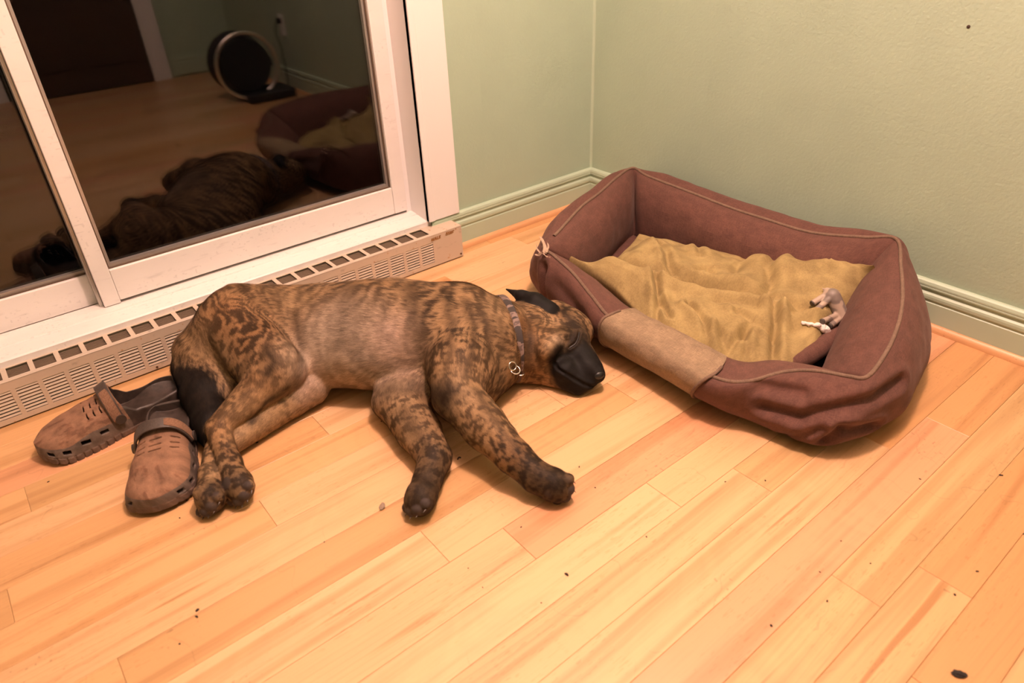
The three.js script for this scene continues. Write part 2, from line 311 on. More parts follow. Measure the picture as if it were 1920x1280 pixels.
// casing around the opening
function casing(n, x0, x1, y0, y1, label, flip) {
  const g = mergeGeometries([rbox(x0, x1, y0, y1, ZB, ZB + 0.0155, 0.002), rbox(flip ? x1 - 0.02 : x0, flip ? x1 : x0 + 0.02, y0, y1, ZB, ZB + 0.0185, 0.002)]);
  return struct(mesh(n, g, whiteClean), label);
}
casing('trim_4', 1.0198, 1.131, 0.12, 2.2, 'flat white casing beside the sliding door');
casing('trim_5', -0.86, -0.7448, 0.12, 2.2, 'white casing on the far side of the sliding door', true);
struct(mesh('trim_6', rbox(-0.86, 1.131, 2.105, 2.21, ZB, ZB + 0.0175, 0.002), whiteClean), 'white head casing over the sliding door');

// ---------------------------------------------------------------- electric baseboard heater
{
  const H = thing('baseboard_heater', 'long beige metal baseboard heater with slotted front below the glass door', 'heater', V(0.1, 0, -1.67));
  const X0 = -0.98, X1 = 1.098, ZF1 = -1.64, Y0 = 0.004, Y1 = 0.104, ox = 0.1, oz = -1.67;
  const beigeTex = dataTex(512, 256, (i, j) => { let v = 0.97 + 0.04 * fbm(i / 50, j / 40, 3, 4); v -= 0.12 * sstep(0.72, 0.84, fbm(i / 22, j / 14, 9, 4)); const r = sstep(0.78, 0.84, fbm(i / 9, j / 9, 15, 3)); return [v * (1 - 0.1 * r), v * (1 - 0.25 * r), v * (1 - 0.4 * r)]; });
  beigeTex.repeat.set(1.5, 3);
  const beige = new THREE.MeshStandardMaterial({ color: lin(0.54, 0.445, 0.345), roughness: 0.5, map: beigeTex });
  const dark = new THREE.MeshStandardMaterial({ color: lin(0.42, 0.39, 0.35), roughness: 0.45, metalness: 0.5 });
  const put = (name, g, m) => { g.translate(-ox, 0, -oz); return mesh(name, g, m, H); };
  const wins = []; for (let k = 0; ; k++) { const l = 0.951 - 0.052 * k; if (l < X0 + 0.06) break; wins.push([l, l + 0.0425]); }
  const sheet = (x0, y0, x1, y1, holes) => {
    const s = new THREE.Shape([[x0, y0], [x1, y0], [x1, y1], [x0, y1]].map(p => new THREE.Vector2(...p)));
    for (const [a, b, c, d] of holes) s.holes.push(new THREE.Path([[a, b], [a, d], [c, d], [c, b]].map(p => new THREE.Vector2(...p))));
    return new THREE.ExtrudeGeometry(s, { depth: 0.0012, bevelEnabled: false });
  };
  const front = sheet(X0, Y0, X1, Y1 - 0.0025, wins.map(([a, b]) => [a, 0.0165, b, 0.0805])); front.translate(0, 0, ZF1 - 0.0012);
  put('front_panel', worldUV(front), beige);
  const top = sheet(X0, 0, X1, 0.0635, wins.map(([a, b]) => [a - 0.002, 0.0085, b - 0.003, 0.056])); top.rotateX(-Math.PI / 2); top.translate(0, Y1 - 0.0012, ZF1 - 0.0025);
  put('top_panel', worldUV(top), beige);
  const bend = new THREE.CylinderGeometry(0.0025, 0.0025, X1 - X0, 8, 1, true, 0, Math.PI / 2); bend.rotateZ(Math.PI / 2); bend.rotateX(Math.PI / 2 * 0); bend.translate((X0 + X1) / 2, Y1 - 0.0025, ZF1 - 0.0025);
  put('bent_edge', rbox(X0, X1, Y1 - 0.0055, Y1, ZF1 - 0.0055, ZF1, 0.0024, 3), beige);
  put('back_panel', box(X0, X1, 0.004, Y1 - 0.002, ZB + 0.001, ZB + 0.002), beige);
  put('inner_lining', box(X0 + 0.002, X1 - 0.002, 0.006, 0.008, ZB + 0.003, ZF1 - 0.002), dark);
  put('end_cap', box(X1 - 0.0012, X1, Y0, Y1 - 0.001, ZB + 0.001, ZF1 - 0.0012), beige);
  put('end_cap', box(X0, X0 + 0.0012, Y0, Y1 - 0.001, ZB + 0.001, ZF1 - 0.0012), beige);
  // louvred slats in the front windows, seven bars to a window
  const slat = new THREE.BoxGeometry(0.0445, 0.0049, 0.0009);
  slat.rotateX(-0.42);
  for (const [a, b] of wins) {
    if (a < -0.3) continue;
    for (let k = 0; k < 8; k++) { const m = mesh('slat', slat, beige, H); m.position.set((a + b) / 2 - ox, 0.0165 + 0.004 + k * 0.0081 - 0, ZF1 - 0.0014 - oz); }
  }
  const far = []; for (const [a, b] of wins) if (a < -0.3) for (let k = 0; k < 8; k++) { const g = slat.clone(); g.translate((a + b) / 2 - ox, 0.0205 + k * 0.0081, ZF1 - 0.0014 - oz); far.push(g); }
  if (far.length) { const m = mesh('slat_run', mergeGeometries(far), beige, H); m.userData.kind = 'stuff'; }
  // aluminium fins of the element, seen through the top grille
  const finMat = new THREE.MeshStandardMaterial({ color: lin(0.26, 0.19, 0.13), roughness: 0.6, metalness: 0.3 });
  const fins = []; for (let k = 0; k < 8; k++) { const z = ZF1 - 0.0125 - k * 0.006; fins.push(box(X0 + 0.03, 1.0, 0.086, 0.0995, z - 0.0007, z + 0.0007)); }
  const fm = put('grille_bars', mergeGeometries(fins), finMat); fm.userData.label = 'thin dark bars under the top openings';
  put('element', rbox(X0 + 0.03, 1.0, 0.03, 0.078, ZB + 0.012, ZF1 - 0.02, 0.004), finMat);
  // screws
  const sg = new THREE.CylinderGeometry(0.0027, 0.003, 0.002, 12); sg.rotateX(Math.PI / 2);
  for (const x of [1.0895, 0.1855]) { const s = mesh('screw', sg, new THREE.MeshStandardMaterial({ color: lin(0.09, 0.05, 0.03), roughness: 0.5, metalness: 0.5 }), H); s.position.set(x - ox, x > 1 ? 0.0125 : 0.009, ZF1 + 0.0008 - oz); }
  // handwriting in brown marker on the end
  const cv = document.createElement('canvas'); cv.width = 512; cv.height = 96; const c = cv.getContext('2d');
  c.clearRect(0, 0, 512, 96); c.fillStyle = '#8a5a1c'; c.textBaseline = 'middle';
  c.strokeStyle = '#8a5a1c'; c.lineWidth = 4; const ink = (t, x, y) => { c.fillText(t, x, y); c.strokeText(t, x, y); }; c.font = 'italic bold 66px sans-serif'; ink('WALE', 6, 54); c.font = 'italic bold 74px serif'; ink('Star', 276, 44); ink("'", 452, 42);
  const tx = new THREE.CanvasTexture(cv); tx.colorSpace = THREE.SRGBColorSpace;
  const pg = new THREE.PlaneGeometry(0.1, 0.0175); pg.rotateZ(0.035); pg.translate(1.035, 0.0925, ZF1 + 0.0004);
  put('handwriting', pg, new THREE.MeshStandardMaterial({ map: tx, transparent: true, roughness: 0.6, polygonOffset: true, polygonOffsetFactor: -1 })).userData.label = 'words scribbled in brown marker';
}
// ---------------------------------------------------------------- dog bed
const weave = (seedZ, amp) => dataTex(512, 512, (i, j) => {
  const wv = 0.5 + 0.25 * Math.sin(i * Math.PI / 2.0) * (0.7 + 0.6 * vnoise(i / 3, j / 26, seedZ)) + 0.25 * Math.sin(j * Math.PI / 2.0) * (0.7 + 0.6 * vnoise(i / 26, j / 3, seedZ + 3));
  const th = 0.6 * vnoise(i / 2.2, j / 30, seedZ + 5) + 0.6 * vnoise(i / 30, j / 2.2, seedZ + 7) - 0.6;
  const bl = fbm(i / 90, j / 90, seedZ + 9, 4) - 0.5;
  const v = 0.86 + amp * (0.22 * (wv - 0.5) + 0.45 * th + 0.35 * bl); return [v, v, v];
});
const linenTex = weave(3, 0.62); linenTex.repeat.set(8.5, 8.5);
const linen = new THREE.MeshPhysicalMaterial({ color: lin(0.168, 0.071, 0.051), roughness: 0.92, map: linenTex, bumpMap: linenTex, bumpScale: 0.0004, sheen: 0.35, sheenRoughness: 0.6, sheenColor: lin(0.5, 0.36, 0.3), side: THREE.DoubleSide });
const patchMat = new THREE.MeshPhysicalMaterial({ color: lin(0.37, 0.255, 0.155), roughness: 0.95, map: linenTex, bumpMap: linenTex, bumpScale: 0.0006, sheen: 0.3, sheenRoughness: 0.6, sheenColor: lin(0.6, 0.5, 0.4), side: THREE.DoubleSide });
const pipeMat = new THREE.MeshStandardMaterial({ color: lin(0.25, 0.155, 0.105), roughness: 0.9, map: linenTex, bumpMap: linenTex, bumpScale: 0.0004 });
// stations: rim point (pixel + its height, or its x near the wall), outer foot (x, z), inner foot (x, z)
const ST = [
  { r: atX(1187, 316, 1.632), o: [1.672, -1.462], i: [1.572, -1.372], c: 1 },   // A, the corner by the baseboard
  { r: atX(1214, 331, 1.622), o: [1.692, -1.40], i: [1.56, -1.32] },
  { r: atX(1290, 360, 1.606), o: [1.694, -1.22], i: [1.545, -1.17] },
  { r: atX(1370, 391, 1.600), o: [1.694, -1.07], i: [1.54, -1.03] },
  { r: atX(1432, 411, 1.600), o: [1.694, -0.95], i: [1.535, -0.92] },
  { r: atX(1520, 437, 1.604), o: [1.694, -0.81], i: [1.53, -0.81] },
  { r: atX(1620, 446, 1.622), o: [1.692, -0.67], i: [1.53, -0.715] },
  { r: atX(1679, 449, 1.632), o: [1.668, -0.565], i: [1.54, -0.67], c: 1 },     // B
  { r: atY(1688, 500, 0.212), o: [1.575, -0.482], i: [1.475, -0.63] },
  { r: atY(1691, 555, 0.204), o: [1.47, -0.438], i: [1.41, -0.60] },
  { r: atY(1684, 605, 0.193), o: [1.38, -0.418], i: [1.35, -0.58] },
  { r: atY(1662, 658, 0.178), o: [1.262, -0.394], i: [1.29, -0.56] },
  { r: atY(1626, 706, 0.162), o: [1.135, -0.415], i: [1.225, -0.555], c: 1 },    // C
  { r: atY(1590, 706, 0.156), o: [1.086, -0.455], i: [1.20, -0.58] },
  { r: atY(1530, 696, 0.146), o: [1.066, -0.518], i: [1.19, -0.62] },
  { r: atY(1470, 698, 0.132), o: [1.057, -0.578], i: [1.185, -0.66] },
  { r: atY(1400, 716, 0.117), o: [1.05, -0.63], i: [1.165, -0.69] },
  { r: atY(1345, 710, 0.110), o: [1.048, -0.69], i: [1.155, -0.73] },
  { r: atY(1285, 676, 0.106), o: [1.052, -0.76], i: [1.15, -0.79] },
  { r: atY(1215, 632, 0.106), o: [1.052, -0.86], i: [1.15, -0.88] },
  { r: atY(1147, 598, 0.114), o: [1.055, -0.95], i: [1.155, -0.965] },
  { r: atY(1110, 556, 0.136), o: [1.062, -1.04], i: [1.16, -1.05] },
  { r: atY(1075, 513, 0.157), o: [1.07, -1.14], i: [1.17, -1.12] },
  { r: atY(1040, 481, 0.173), o: [1.085, -1.225], i: [1.18, -1.17] },
  { r: atY(1019, 462, 0.180), o: [1.12, -1.325], i: [1.20, -1.21], c: 1 },      // D
  { r: atY(1045, 438, 0.182), o: [1.20, -1.362], i: [1.25, -1.245] },
  { r: atY(1089, 390, 0.187), o: [1.34, -1.40], i: [1.36, -1.29] },
  { r: atY(1125, 362, 0.193), o: [1.45, -1.43], i: [1.44, -1.325] },
  { r: atY(1160, 331, 0.201), o: [1.57, -1.455], i: [1.51, -1.352] },
];
const NS = ST.length;
function crClosed(get) { return t => { const s = ((t % 1) + 1) % 1 * NS, k = Math.floor(s), f = s - k; const P = [-1, 0, 1, 2].map(d => get(ST[(k + d + NS) % NS])); const out = [];
  for (let c = 0; c < P[0].length; c++) { const [a, b, cc, d] = P.map(p => p[c]); out.push(0.5 * (2 * b + (cc - a) * f + (2 * a - 5 * b + 4 * cc - d) * f * f + (3 * b - a - 3 * cc + d) * f * f * f)); } return out; }; }
const rimAt = crClosed(s => [s.r.x, s.r.y, s.r.z]), outAt = crClosed(s => s.o), innAt = crClosed(s => s.i);
const bez = (a, b, c, d, t) => { const s = 1 - t; return a * s * s * s + 3 * b * s * s * t + 3 * c * s * t * t + d * t * t * t; };
const corners = ST.map((s, k) => s.c ? k / NS : -1).filter(k => k >= 0);
const cornerDist = t => Math.min(...corners.map(c => { let d = Math.abs(((t - c) % 1 + 1) % 1); return Math.min(d, 1 - d); }));
function outwardAt(t) { const a = outAt(t - 0.012), b = outAt(t + 0.012); const x = b[1] - a[1], z = -(b[0] - a[0]), l = Math.hypot(x, z); return [x / l, z / l]; }
// a crease drawn on the photograph, laid on the outer panel where its rays meet it
function foldLine(pts) {
  return pts.map(([x, y]) => { const d = rayDir(x, y).normalize(); let best = null, m = 1e9;
    for (let i = 0; i <= 150; i++) for (let j = 0; j <= 24; j++) { const p = outerPt(0.27 + 0.58 * i / 150, j / 24, true), q = p.clone().sub(EYE), along = q.dot(d), off = q.addScaledVector(d, -along).length() + 0.02 * along; if (off < m) { m = off; best = p; } }
    return best; });
}
function segDist(p, L) { let best = 1e9; for (let k = 0; k + 1 < L.length; k++) { const a = L[k], b = L[k + 1], ab = b.clone().sub(a), t = clamp(p.clone().sub(a).dot(ab) / ab.lengthSq()); best = Math.min(best, p.distanceTo(a.clone().addScaledVector(ab, t))); } return best; }
const makeCreases = () => [[foldLine([[1430, 762, 0.06], [1500, 778, 0.055], [1560, 772, 0.06], [1620, 755, 0.075], [1690, 715, 0.1]]), 0.013, 0.011], [foldLine([[1545, 826, 0.008], [1575, 806, 0.02], [1640, 800, 0.02]]), 0.016, 0.010], [foldLine([[1470, 822, 0.01], [1530, 812, 0.015], [1545, 804, 0.02]]), 0.010, 0.008],
  [foldLine([[1425, 722, 0.1], [1460, 732, 0.09], [1500, 734, 0.09]]), 0.008, 0.012], [foldLine([[1045, 540, 0.13], [1090, 590, 0.09], [1110, 640, 0.06]]), 0.006, 0.016], [foldLine([[1022, 500, 0.13], [1025, 560, 0.08], [1030, 600, 0.04]]), 0.014, 0.010]];
let outerCreases = [];
function outerPt(t, v, bare = false) {
  const R = rimAt(t), O = outAt(t), [ox, oz] = outwardAt(t), cd = cornerDist(t);
  const front = t > 0.5 && t < 0.8 ? 1 : 0, tall = R[1];
  const soft = 0.75 + 0.35 * sstep(0.0, 0.05, cd);
  const wallSide = t < 7.2 / NS || t > 0.97;
  const leftEnd = sstep(24.2 / NS, 25.5 / NS, t) * (1 - sstep(28.2 / NS, 1, t)), back = wallSide ? sstep(0, 0.05, t % 1) * sstep(7.2 / NS, 6 / NS, t % 1) : 0;
  const und = wallSide ? 0.012 : 0.028;
  const bo = (wallSide ? 0.012 : 0.064) * soft, bt = mix(wallSide ? 0.05 + 0.03 * back : 0.034, 0.062, leftEnd) * soft, lift = mix(wallSide ? 0.03 + 0.035 * back : 0.006, 0.045, leftEnd) * soft;
  const x = bez(O[0] - ox * und, O[0] + ox * bo, R[0] + ox * bt, R[0], v), z = bez(O[1] - oz * und, O[1] + oz * bo, R[2] + oz * bt, R[2], v);
  const y = bez(0.0035, wallSide ? 0.018 : 0.026, tall + lift, tall, v);
  const p = V(x, y, z);
  const n = V(ox, 0.25, oz).normalize(), w = Math.sin(Math.PI * clamp(v)) ** 0.5;
  let d = 0.010 * (fbm(x * 9, y * 12, z * 9, 3) - 0.5) * w + 0.004 * (fbm(x * 26, y * 30, z * 26, 2) - 0.5) * w;
  if (!wallSide && !bare) for (const [L, dep, wid] of outerCreases) { const q = segDist(p, L) / wid; if (q < 4) d += dep * (-Math.exp(-q * q) + 0.35 * Math.exp(-(q - 2.2) * (q - 2.2))); }
  p.addScaledVector(n, d); p.y = Math.max(0.003, p.y); p.x = Math.min(p.x, XW - 0.0265 + (p.y > 0.03 ? 0.018 : 0));
  return p;
}
function innerPt(t, v, bulge) {     // v 0 at the rim, 1 at the inner foot
  const R = rimAt(t), I = innAt(t), [ox, oz] = outwardAt(t), b = bulge;
  const x = bez(R[0], R[0] - ox * (0.006 + 0.05 * b), I[0] - ox * (0.0 + 0.03 * b), I[0], v), z = bez(R[2], R[2] - oz * (0.006 + 0.05 * b), I[1] - oz * (0.0 + 0.03 * b), I[1], v);
  const y = bez(R[1], R[1] - 0.012 + 0.016 * b, 0.085, 0.012, v);
  const p = V(x, y, z), w = Math.sin(Math.PI * v);
  const d = (0.012 * (fbm(x * 11, y * 9, z * 11, 3) - 0.5) + 0.004 * (fbm(x * 30, y * 26, z * 30, 2) - 0.5)) * w * (0.3 + 0.7 * b);
  p.x -= ox * d; p.z -= oz * d; return p;
}
outerCreases = makeCreases();
const bedPos = V(1.37, 0, -0.93);
const bed = thing('dog_bed', 'brown linen dog bed with padded sides, tan patch and piped rim', 'dog bed', bedPos);
function bedPart(name, geo, mat, lu, lv) { geo.translate(-bedPos.x, 0, -bedPos.z); if (lu) { const uv = geo.attributes.uv; for (let k = 0; k < uv.count; k++) uv.setXY(k, uv.getX(k) * lu, uv.getY(k) * lv); } return mesh(name, geo, mat, bed); }
bedPart('outer_panel', gridGeo(360, 40, (u, v) => outerPt(u, v)), linen, 3.1, 0.27);
for (let s = 0; s < 4; s++) {
  const a = corners[s], b = s < 3 ? corners[s + 1] : 1 + corners[0];
  bedPart('inner_panel', gridGeo(90, 24, (u, v) => { const t = mix(a, b, u); const bl = Math.pow(Math.sin(Math.PI * clamp(u, 0.0, 1)), 0.45) * (s === 2 ? 0.9 : 1); return innerPt(t, v, bl); }), linen, (b - a) * 3, 0.24);
}
{ const g = gridGeo(60, 20, (u, v) => { const I = innAt(u), c = [1.37, -0.93]; const k = 0.02 + 0.98 * v; return V(mix(c[0], I[0], k), 0.012 + 0.024 * (1 - v * v), mix(c[1], I[1], k)); }); bedPart('base_pad', g, linen, 3, 0.4); }
{ // a roll of the base cover showing between cushion and side
  const L = [[1452, 700, 0.03], [1480, 684, 0.05], [1520, 664, 0.06], [1552, 640, 0.065], [1568, 618, 0.05]].map(a => atY(...a)); bedPart('cover_roll', tube(L, 0.021, 40, 12), linen, 1, 0.1);
}
const PA = 17.15 / NS, PB = 20.1 / NS;      // the tan patch over the front side
{ // piping along the rim, open where the patch covers it
  const pts = []; for (let k = 0; k <= 220; k++) { const t = PB + 0.004 + (1 - (PB - PA)) * k / 220 - 0.004; if (t % 1 > 24.05 / NS && t % 1 < 24.75 / NS) continue; const R = rimAt(t), [ox, oz] = outwardAt(t); pts.push(V(R[0] + ox * 0.001, R[1] + 0.0015, R[2] + oz * 0.001)); }
  const cut = pts.findIndex((p, k) => k > 0 && p.distanceTo(pts[k - 1]) > 0.035);
  const runs = cut > 0 ? [pts.slice(0, cut), pts.slice(cut)] : [pts];
  for (const r of runs) if (r.length > 2) bedPart('piping', tube(r, 0.0042, r.length * 2, 8), pipeMat, 3, 0.03);
}
const section = (t, w) => w <= 1 ? outerPt(t, w) : innerPt(t, w - 1, 0.95);
{
  const grow = (t, w) => { const p = section(t, w), [ox, oz] = outwardAt(t); const up = sstep(0.45, 1.0, w), inn = sstep(1.0, 1.35, w); p.x += ox * 0.0045 * (1 - 2 * inn); p.z += oz * 0.0045 * (1 - 2 * inn); p.y += 0.005 * Math.sin(Math.PI * clamp(w / 1.7)); return p; };
  bedPart('patch', gridGeo(60, 40, (u, v) => grow(mix(PA, PB, u), mix(0.10, 1.5, v))), patchMat, 0.35, 0.26);
  for (const t of [PA, PB]) { const L = []; for (let k = 0; k <= 20; k++) L.push(grow(t, mix(0.10, 1.2, k / 20))); bedPart('patch_binding', tube(L, 0.0036, 40, 8), pipeMat, 0.3, 0.03); }
}
{ // chewed and frayed corner
  const fr = new THREE.MeshStandardMaterial({ color: lin(0.44, 0.31, 0.22), roughness: 0.9, side: THREE.DoubleSide });
  const c = atY(1014, 466, 0.182); const strips = [];
  const ribbon = (pts, w) => { const cv = new THREE.CatmullRomCurve3(pts); return gridGeo(14, 2, (u, v) => { const p = cv.getPoint(u), t = cv.getTangent(u), s = t.clone().cross(V(-0.3, 0.5, 0.8)).normalize(); return p.addScaledVector(s, w * (v - 0.5) * (1 - 0.5 * u)).addScaledVector(V(0, 1, 0), 0.001 * Math.sin(v * 9 + u * 14)); }); };
  strips.push(ribbon([[1021, 474, 0.184], [1022, 464, 0.188], [1019, 454, 0.190], [1013, 443, 0.190]].map(a => atY(...a)), 0.012));
  strips.push(ribbon([[1024, 472, 0.186], [1028, 463, 0.189], [1027, 455, 0.188]].map(a => atY(...a)), 0.007));
  strips.push(ribbon([[1013, 474, 0.182], [1007, 466, 0.182], [1006, 457, 0.183]].map(a => atY(...a)), 0.005));
  strips.push(ribbon([[1016, 473, 0.184], [1009, 478, 0.176], [1003, 476, 0.172]].map(a => atY(...a)), 0.007));
  strips.push(ribbon([[1018, 474, 0.184], [1024, 480, 0.178], [1032, 482, 0.176]].map(a => atY(...a)), 0.003));
  bedPart('frayed_edge', mergeGeometries(strips), fr).userData.label = 'pale frayed strips at the chewed corner';
}
// ---------------------------------------------------------------- the cushion in the bed
let cushHit;
{
  const spl = (a) => { const c = new THREE.CatmullRomCurve3(a.map(p => atY(...p)), false, 'centripetal'); return u => c.getPointAt(u); };
  const Fr = spl([[1072, 480, 0.135], [1120, 511, 0.116], [1174, 557, 0.096], [1240, 621, 0.080], [1300, 652, 0.070], [1355, 671, 0.064], [1410, 685, 0.058], [1465, 690, 0.06], [1535, 648, 0.075]]);
  const Bk = spl([[1200, 437, 0.082], [1255, 450, 0.085], [1310, 470, 0.08], [1365, 478, 0.085], [1392, 488, 0.082], [1440, 484, 0.098], [1520, 489, 0.112], [1580, 496, 0.145], [1638, 495, 0.19]]);
  const mid = [[1135, 497, 0.088], [1604, 570, 0.092]].map(a => atY(...a));
  const fold = a => a.map(p => atY(...p));
  // creases: line, depth, width, lean (a raised lip on one side)
  const CR = [
    [fold([[1125, 488, 0.1], [1180, 508, 0.1], [1215, 524, 0.1], [1245, 522, 0.1], [1290, 536, 0.1], [1340, 550, 0.1], [1400, 562, 0.1], [1450, 575, 0.1], [1510, 590, 0.09]]), 0.02, 0.014],
    [fold([[1212, 458, 0.1], [1235, 470, 0.1], [1248, 490, 0.1], [1252, 510, 0.1], [1262, 518, 0.1]]), 0.012, 0.008],
    [fold([[1228, 535, 0.1], [1233, 560, 0.1], [1232, 600, 0.09], [1234, 628, 0.08]]), 0.018, 0.0065],
    [fold([[1240, 570, 0.1], [1248, 595, 0.09], [1256, 605, 0.09]]), 0.012, 0.005],
    [fold([[1290, 590, 0.09], [1318, 625, 0.08], [1328, 660, 0.07]]), 0.013, 0.006],
    [fold([[1350, 640, 0.08], [1362, 655, 0.08], [1385, 640, 0.08], [1400, 628, 0.08]]), 0.013, 0.008],
    [fold([[1395, 680, 0.07], [1398, 655, 0.07], [1392, 640, 0.07]]), 0.010, 0.006],
    [fold([[1450, 692, 0.06], [1450, 655, 0.07], [1452, 620, 0.08], [1448, 590, 0.09]]), 0.017, 0.007],
    [fold([[1478, 610, 0.08], [1500, 604, 0.08], [1530, 612, 0.07]]), 0.010, 0.008],
    [fold([[1430, 570, 0.1], [1445, 545, 0.1], [1435, 520, 0.1], [1450, 500, 0.1]]), 0.012, 0.011],
    [fold([[1305, 520, 0.1], [1325, 515, 0.1], [1335, 528, 0.1]]), 0.008, 0.007],
    [fold([[1560, 525, 0.1], [1585, 520, 0.1], [1605, 527, 0.1], [1622, 505, 0.12]]), 0.018, 0.007],
    [fold([[1340, 575, 0.1], [1390, 590, 0.09], [1440, 600, 0.09]]), 0.007, 0.009],
    [fold([[1380, 600, 0.09], [1420, 625, 0.08], [1446, 632, 0.08]]), 0.009, 0.007],
    [fold([[1306, 468, 0.09], [1312, 490, 0.1]]), 0.007, 0.007],
    [fold([[1395, 490, 0.09], [1380, 515, 0.1], [1372, 530, 0.1]]), 0.007, 0.009],
  ];
  const LOBES = [[1180, 548, 0.085, 0.026], [1320, 605, 0.11, 0.032], [1225, 480, 0.075, 0.022], [1340, 500, 0.06, 0.014], [1490, 525, 0.085, 0.034], [1580, 545, 0.04, 0.010], [1420, 650, 0.045, 0.014], [1500, 640, 0.05, 0.016], [1290, 625, 0.05, 0.012], [1390, 545, 0.05, 0.012]].map(([x, y, r, h]) => [atY(x, y, 0.1), r, h]);
  const NU = 260, NVv = 170;
  const surf = (u, v) => {          // u left..right, v front..back, both may run a little past 0..1 where the edge rolls under
    const uu = clamp(u), vv = clamp(v);
    const f = Fr(uu), b = Bk(uu); const p = f.clone().lerp(b, vv);
    const pl = 4 * vv * (1 - vv);
    const el = mid[0].clone().sub(Fr(0).lerp(Bk(0), 0.5)), er = mid[1].clone().sub(Fr(1).lerp(Bk(1), 0.5));
    p.addScaledVector(el, pl * Math.pow(1 - uu, 6)); p.addScaledVector(er, pl * Math.pow(uu, 6));
    const edge = Math.min(1, Math.min(vv, 1 - vv) * 9, Math.min(uu, 1 - uu) * 12);
    p.y += 0.026 * Math.pow(pl, 0.6) * sstep(0, 1, Math.min(uu, 1 - uu) * 7);
    const flat = V(p.x, 0.09, p.z);
    let d = 0.036 * (fbm(p.x * 8, p.z * 8, 4, 2) - 0.5) + 0.024 * (fbm(p.x * 20 + 2 * fbm(p.x * 9, p.z * 9, 1, 2), p.z * 20, 7, 2) - 0.5);
    for (const [c, r, h] of LOBES) { const q = ((p.x - c.x) ** 2 + (p.z - c.z) ** 2) / (r * r); if (q < 4) d += h * Math.exp(-1.5 * q); }
    for (const [L, dep0, wid0] of CR) { const dep = dep0 * 1.25, wid = wid0 * 1.35; let best = 1e9, side = 1;
      for (let k = 0; k + 1 < L.length; k++) { const a = L[k], c = L[k + 1], abx = c.x - a.x, abz = c.z - a.z, t = clamp(((p.x - a.x) * abx + (p.z - a.z) * abz) / (abx * abx + abz * abz)); const dx = p.x - a.x - abx * t, dz = p.z - a.z - abz * t, q = Math.hypot(dx, dz); if (q < best) { best = q; side = Math.sign(abx * dz - abz * dx); } }
      const q = best / wid; if (q < 6) d += dep * (-0.95 * Math.exp(-q * q) + (side > 0 ? 0.65 : 0.3) * Math.exp(-(q - 2) * (q - 2) / 2)); }
    p.y += d * (0.35 + 0.65 * edge); return p;
  };
  const g = gridGeo(NU, NVv, (a, b) => {
    const m = 0.05, u = (a - m) / (1 - 2 * m), v = (b - m) / (1 - 2 * m);
    const over = Math.max(-u, u - 1, -v, v - 1, 0) / (m / (1 - 2 * m));
    const p = surf(u, v);
    if (over > 0) { const c = V(1.37, 0, -0.93), base = p.y; const k = sm(clamp(over)); p.y = mix(base, Math.min(base, 0.045), Math.pow(clamp(over), 1.6)); const dir = p.clone().sub(c).setY(0).normalize(); p.addScaledVector(dir, 0.012 * Math.sin(clamp(over) * Math.PI) - 0.014 * k); }
    return p;
  });
  { const P = g.attributes.position.clone(); cushHit = (px, py, lift = 0) => { const d = rayDir(px, py).normalize(); let m = 1e9; const best = V(), q = V(); for (let k = 0; k < P.count; k++) { q.fromBufferAttribute(P, k).sub(EYE); const al = q.dot(d), off = Math.sqrt(Math.max(0, q.lengthSq() - al * al)) + 0.004 * al; if (off < m) { m = off; best.fromBufferAttribute(P, k); } } return best.addScaledVector(d, -lift); }; }
  const nap = dataTex(512, 512, (i, j) => { const a = fbm(i / 34, j / 34, 2, 5), b = fbm(i / 2.4, j / 2.4, 6, 2); const v = 0.86 + 0.26 * (a - 0.5) + 0.14 * (b - 0.5); return [v, v * (0.985 + 0.03 * a), v * (0.96 + 0.05 * a)]; });
  nap.repeat.set(1.6, 1.1);
  const velour = new THREE.MeshPhysicalMaterial({ color: lin(0.43, 0.31, 0.128), roughness: 0.9, map: nap, bumpMap: nap, bumpScale: 0.0008, sheen: 0.5, sheenRoughness: 0.45, sheenColor: lin(0.75, 0.6, 0.35), side: THREE.DoubleSide });
  const pos = V(1.35, 0.04, -0.93); g.translate(-pos.x, -pos.y, -pos.z);
  const m = mesh('cushion', g, velour); m.position.copy(pos); m.userData = { label: 'crumpled olive-tan velour cushion lying in the brown dog bed', category: 'cushion' };
}
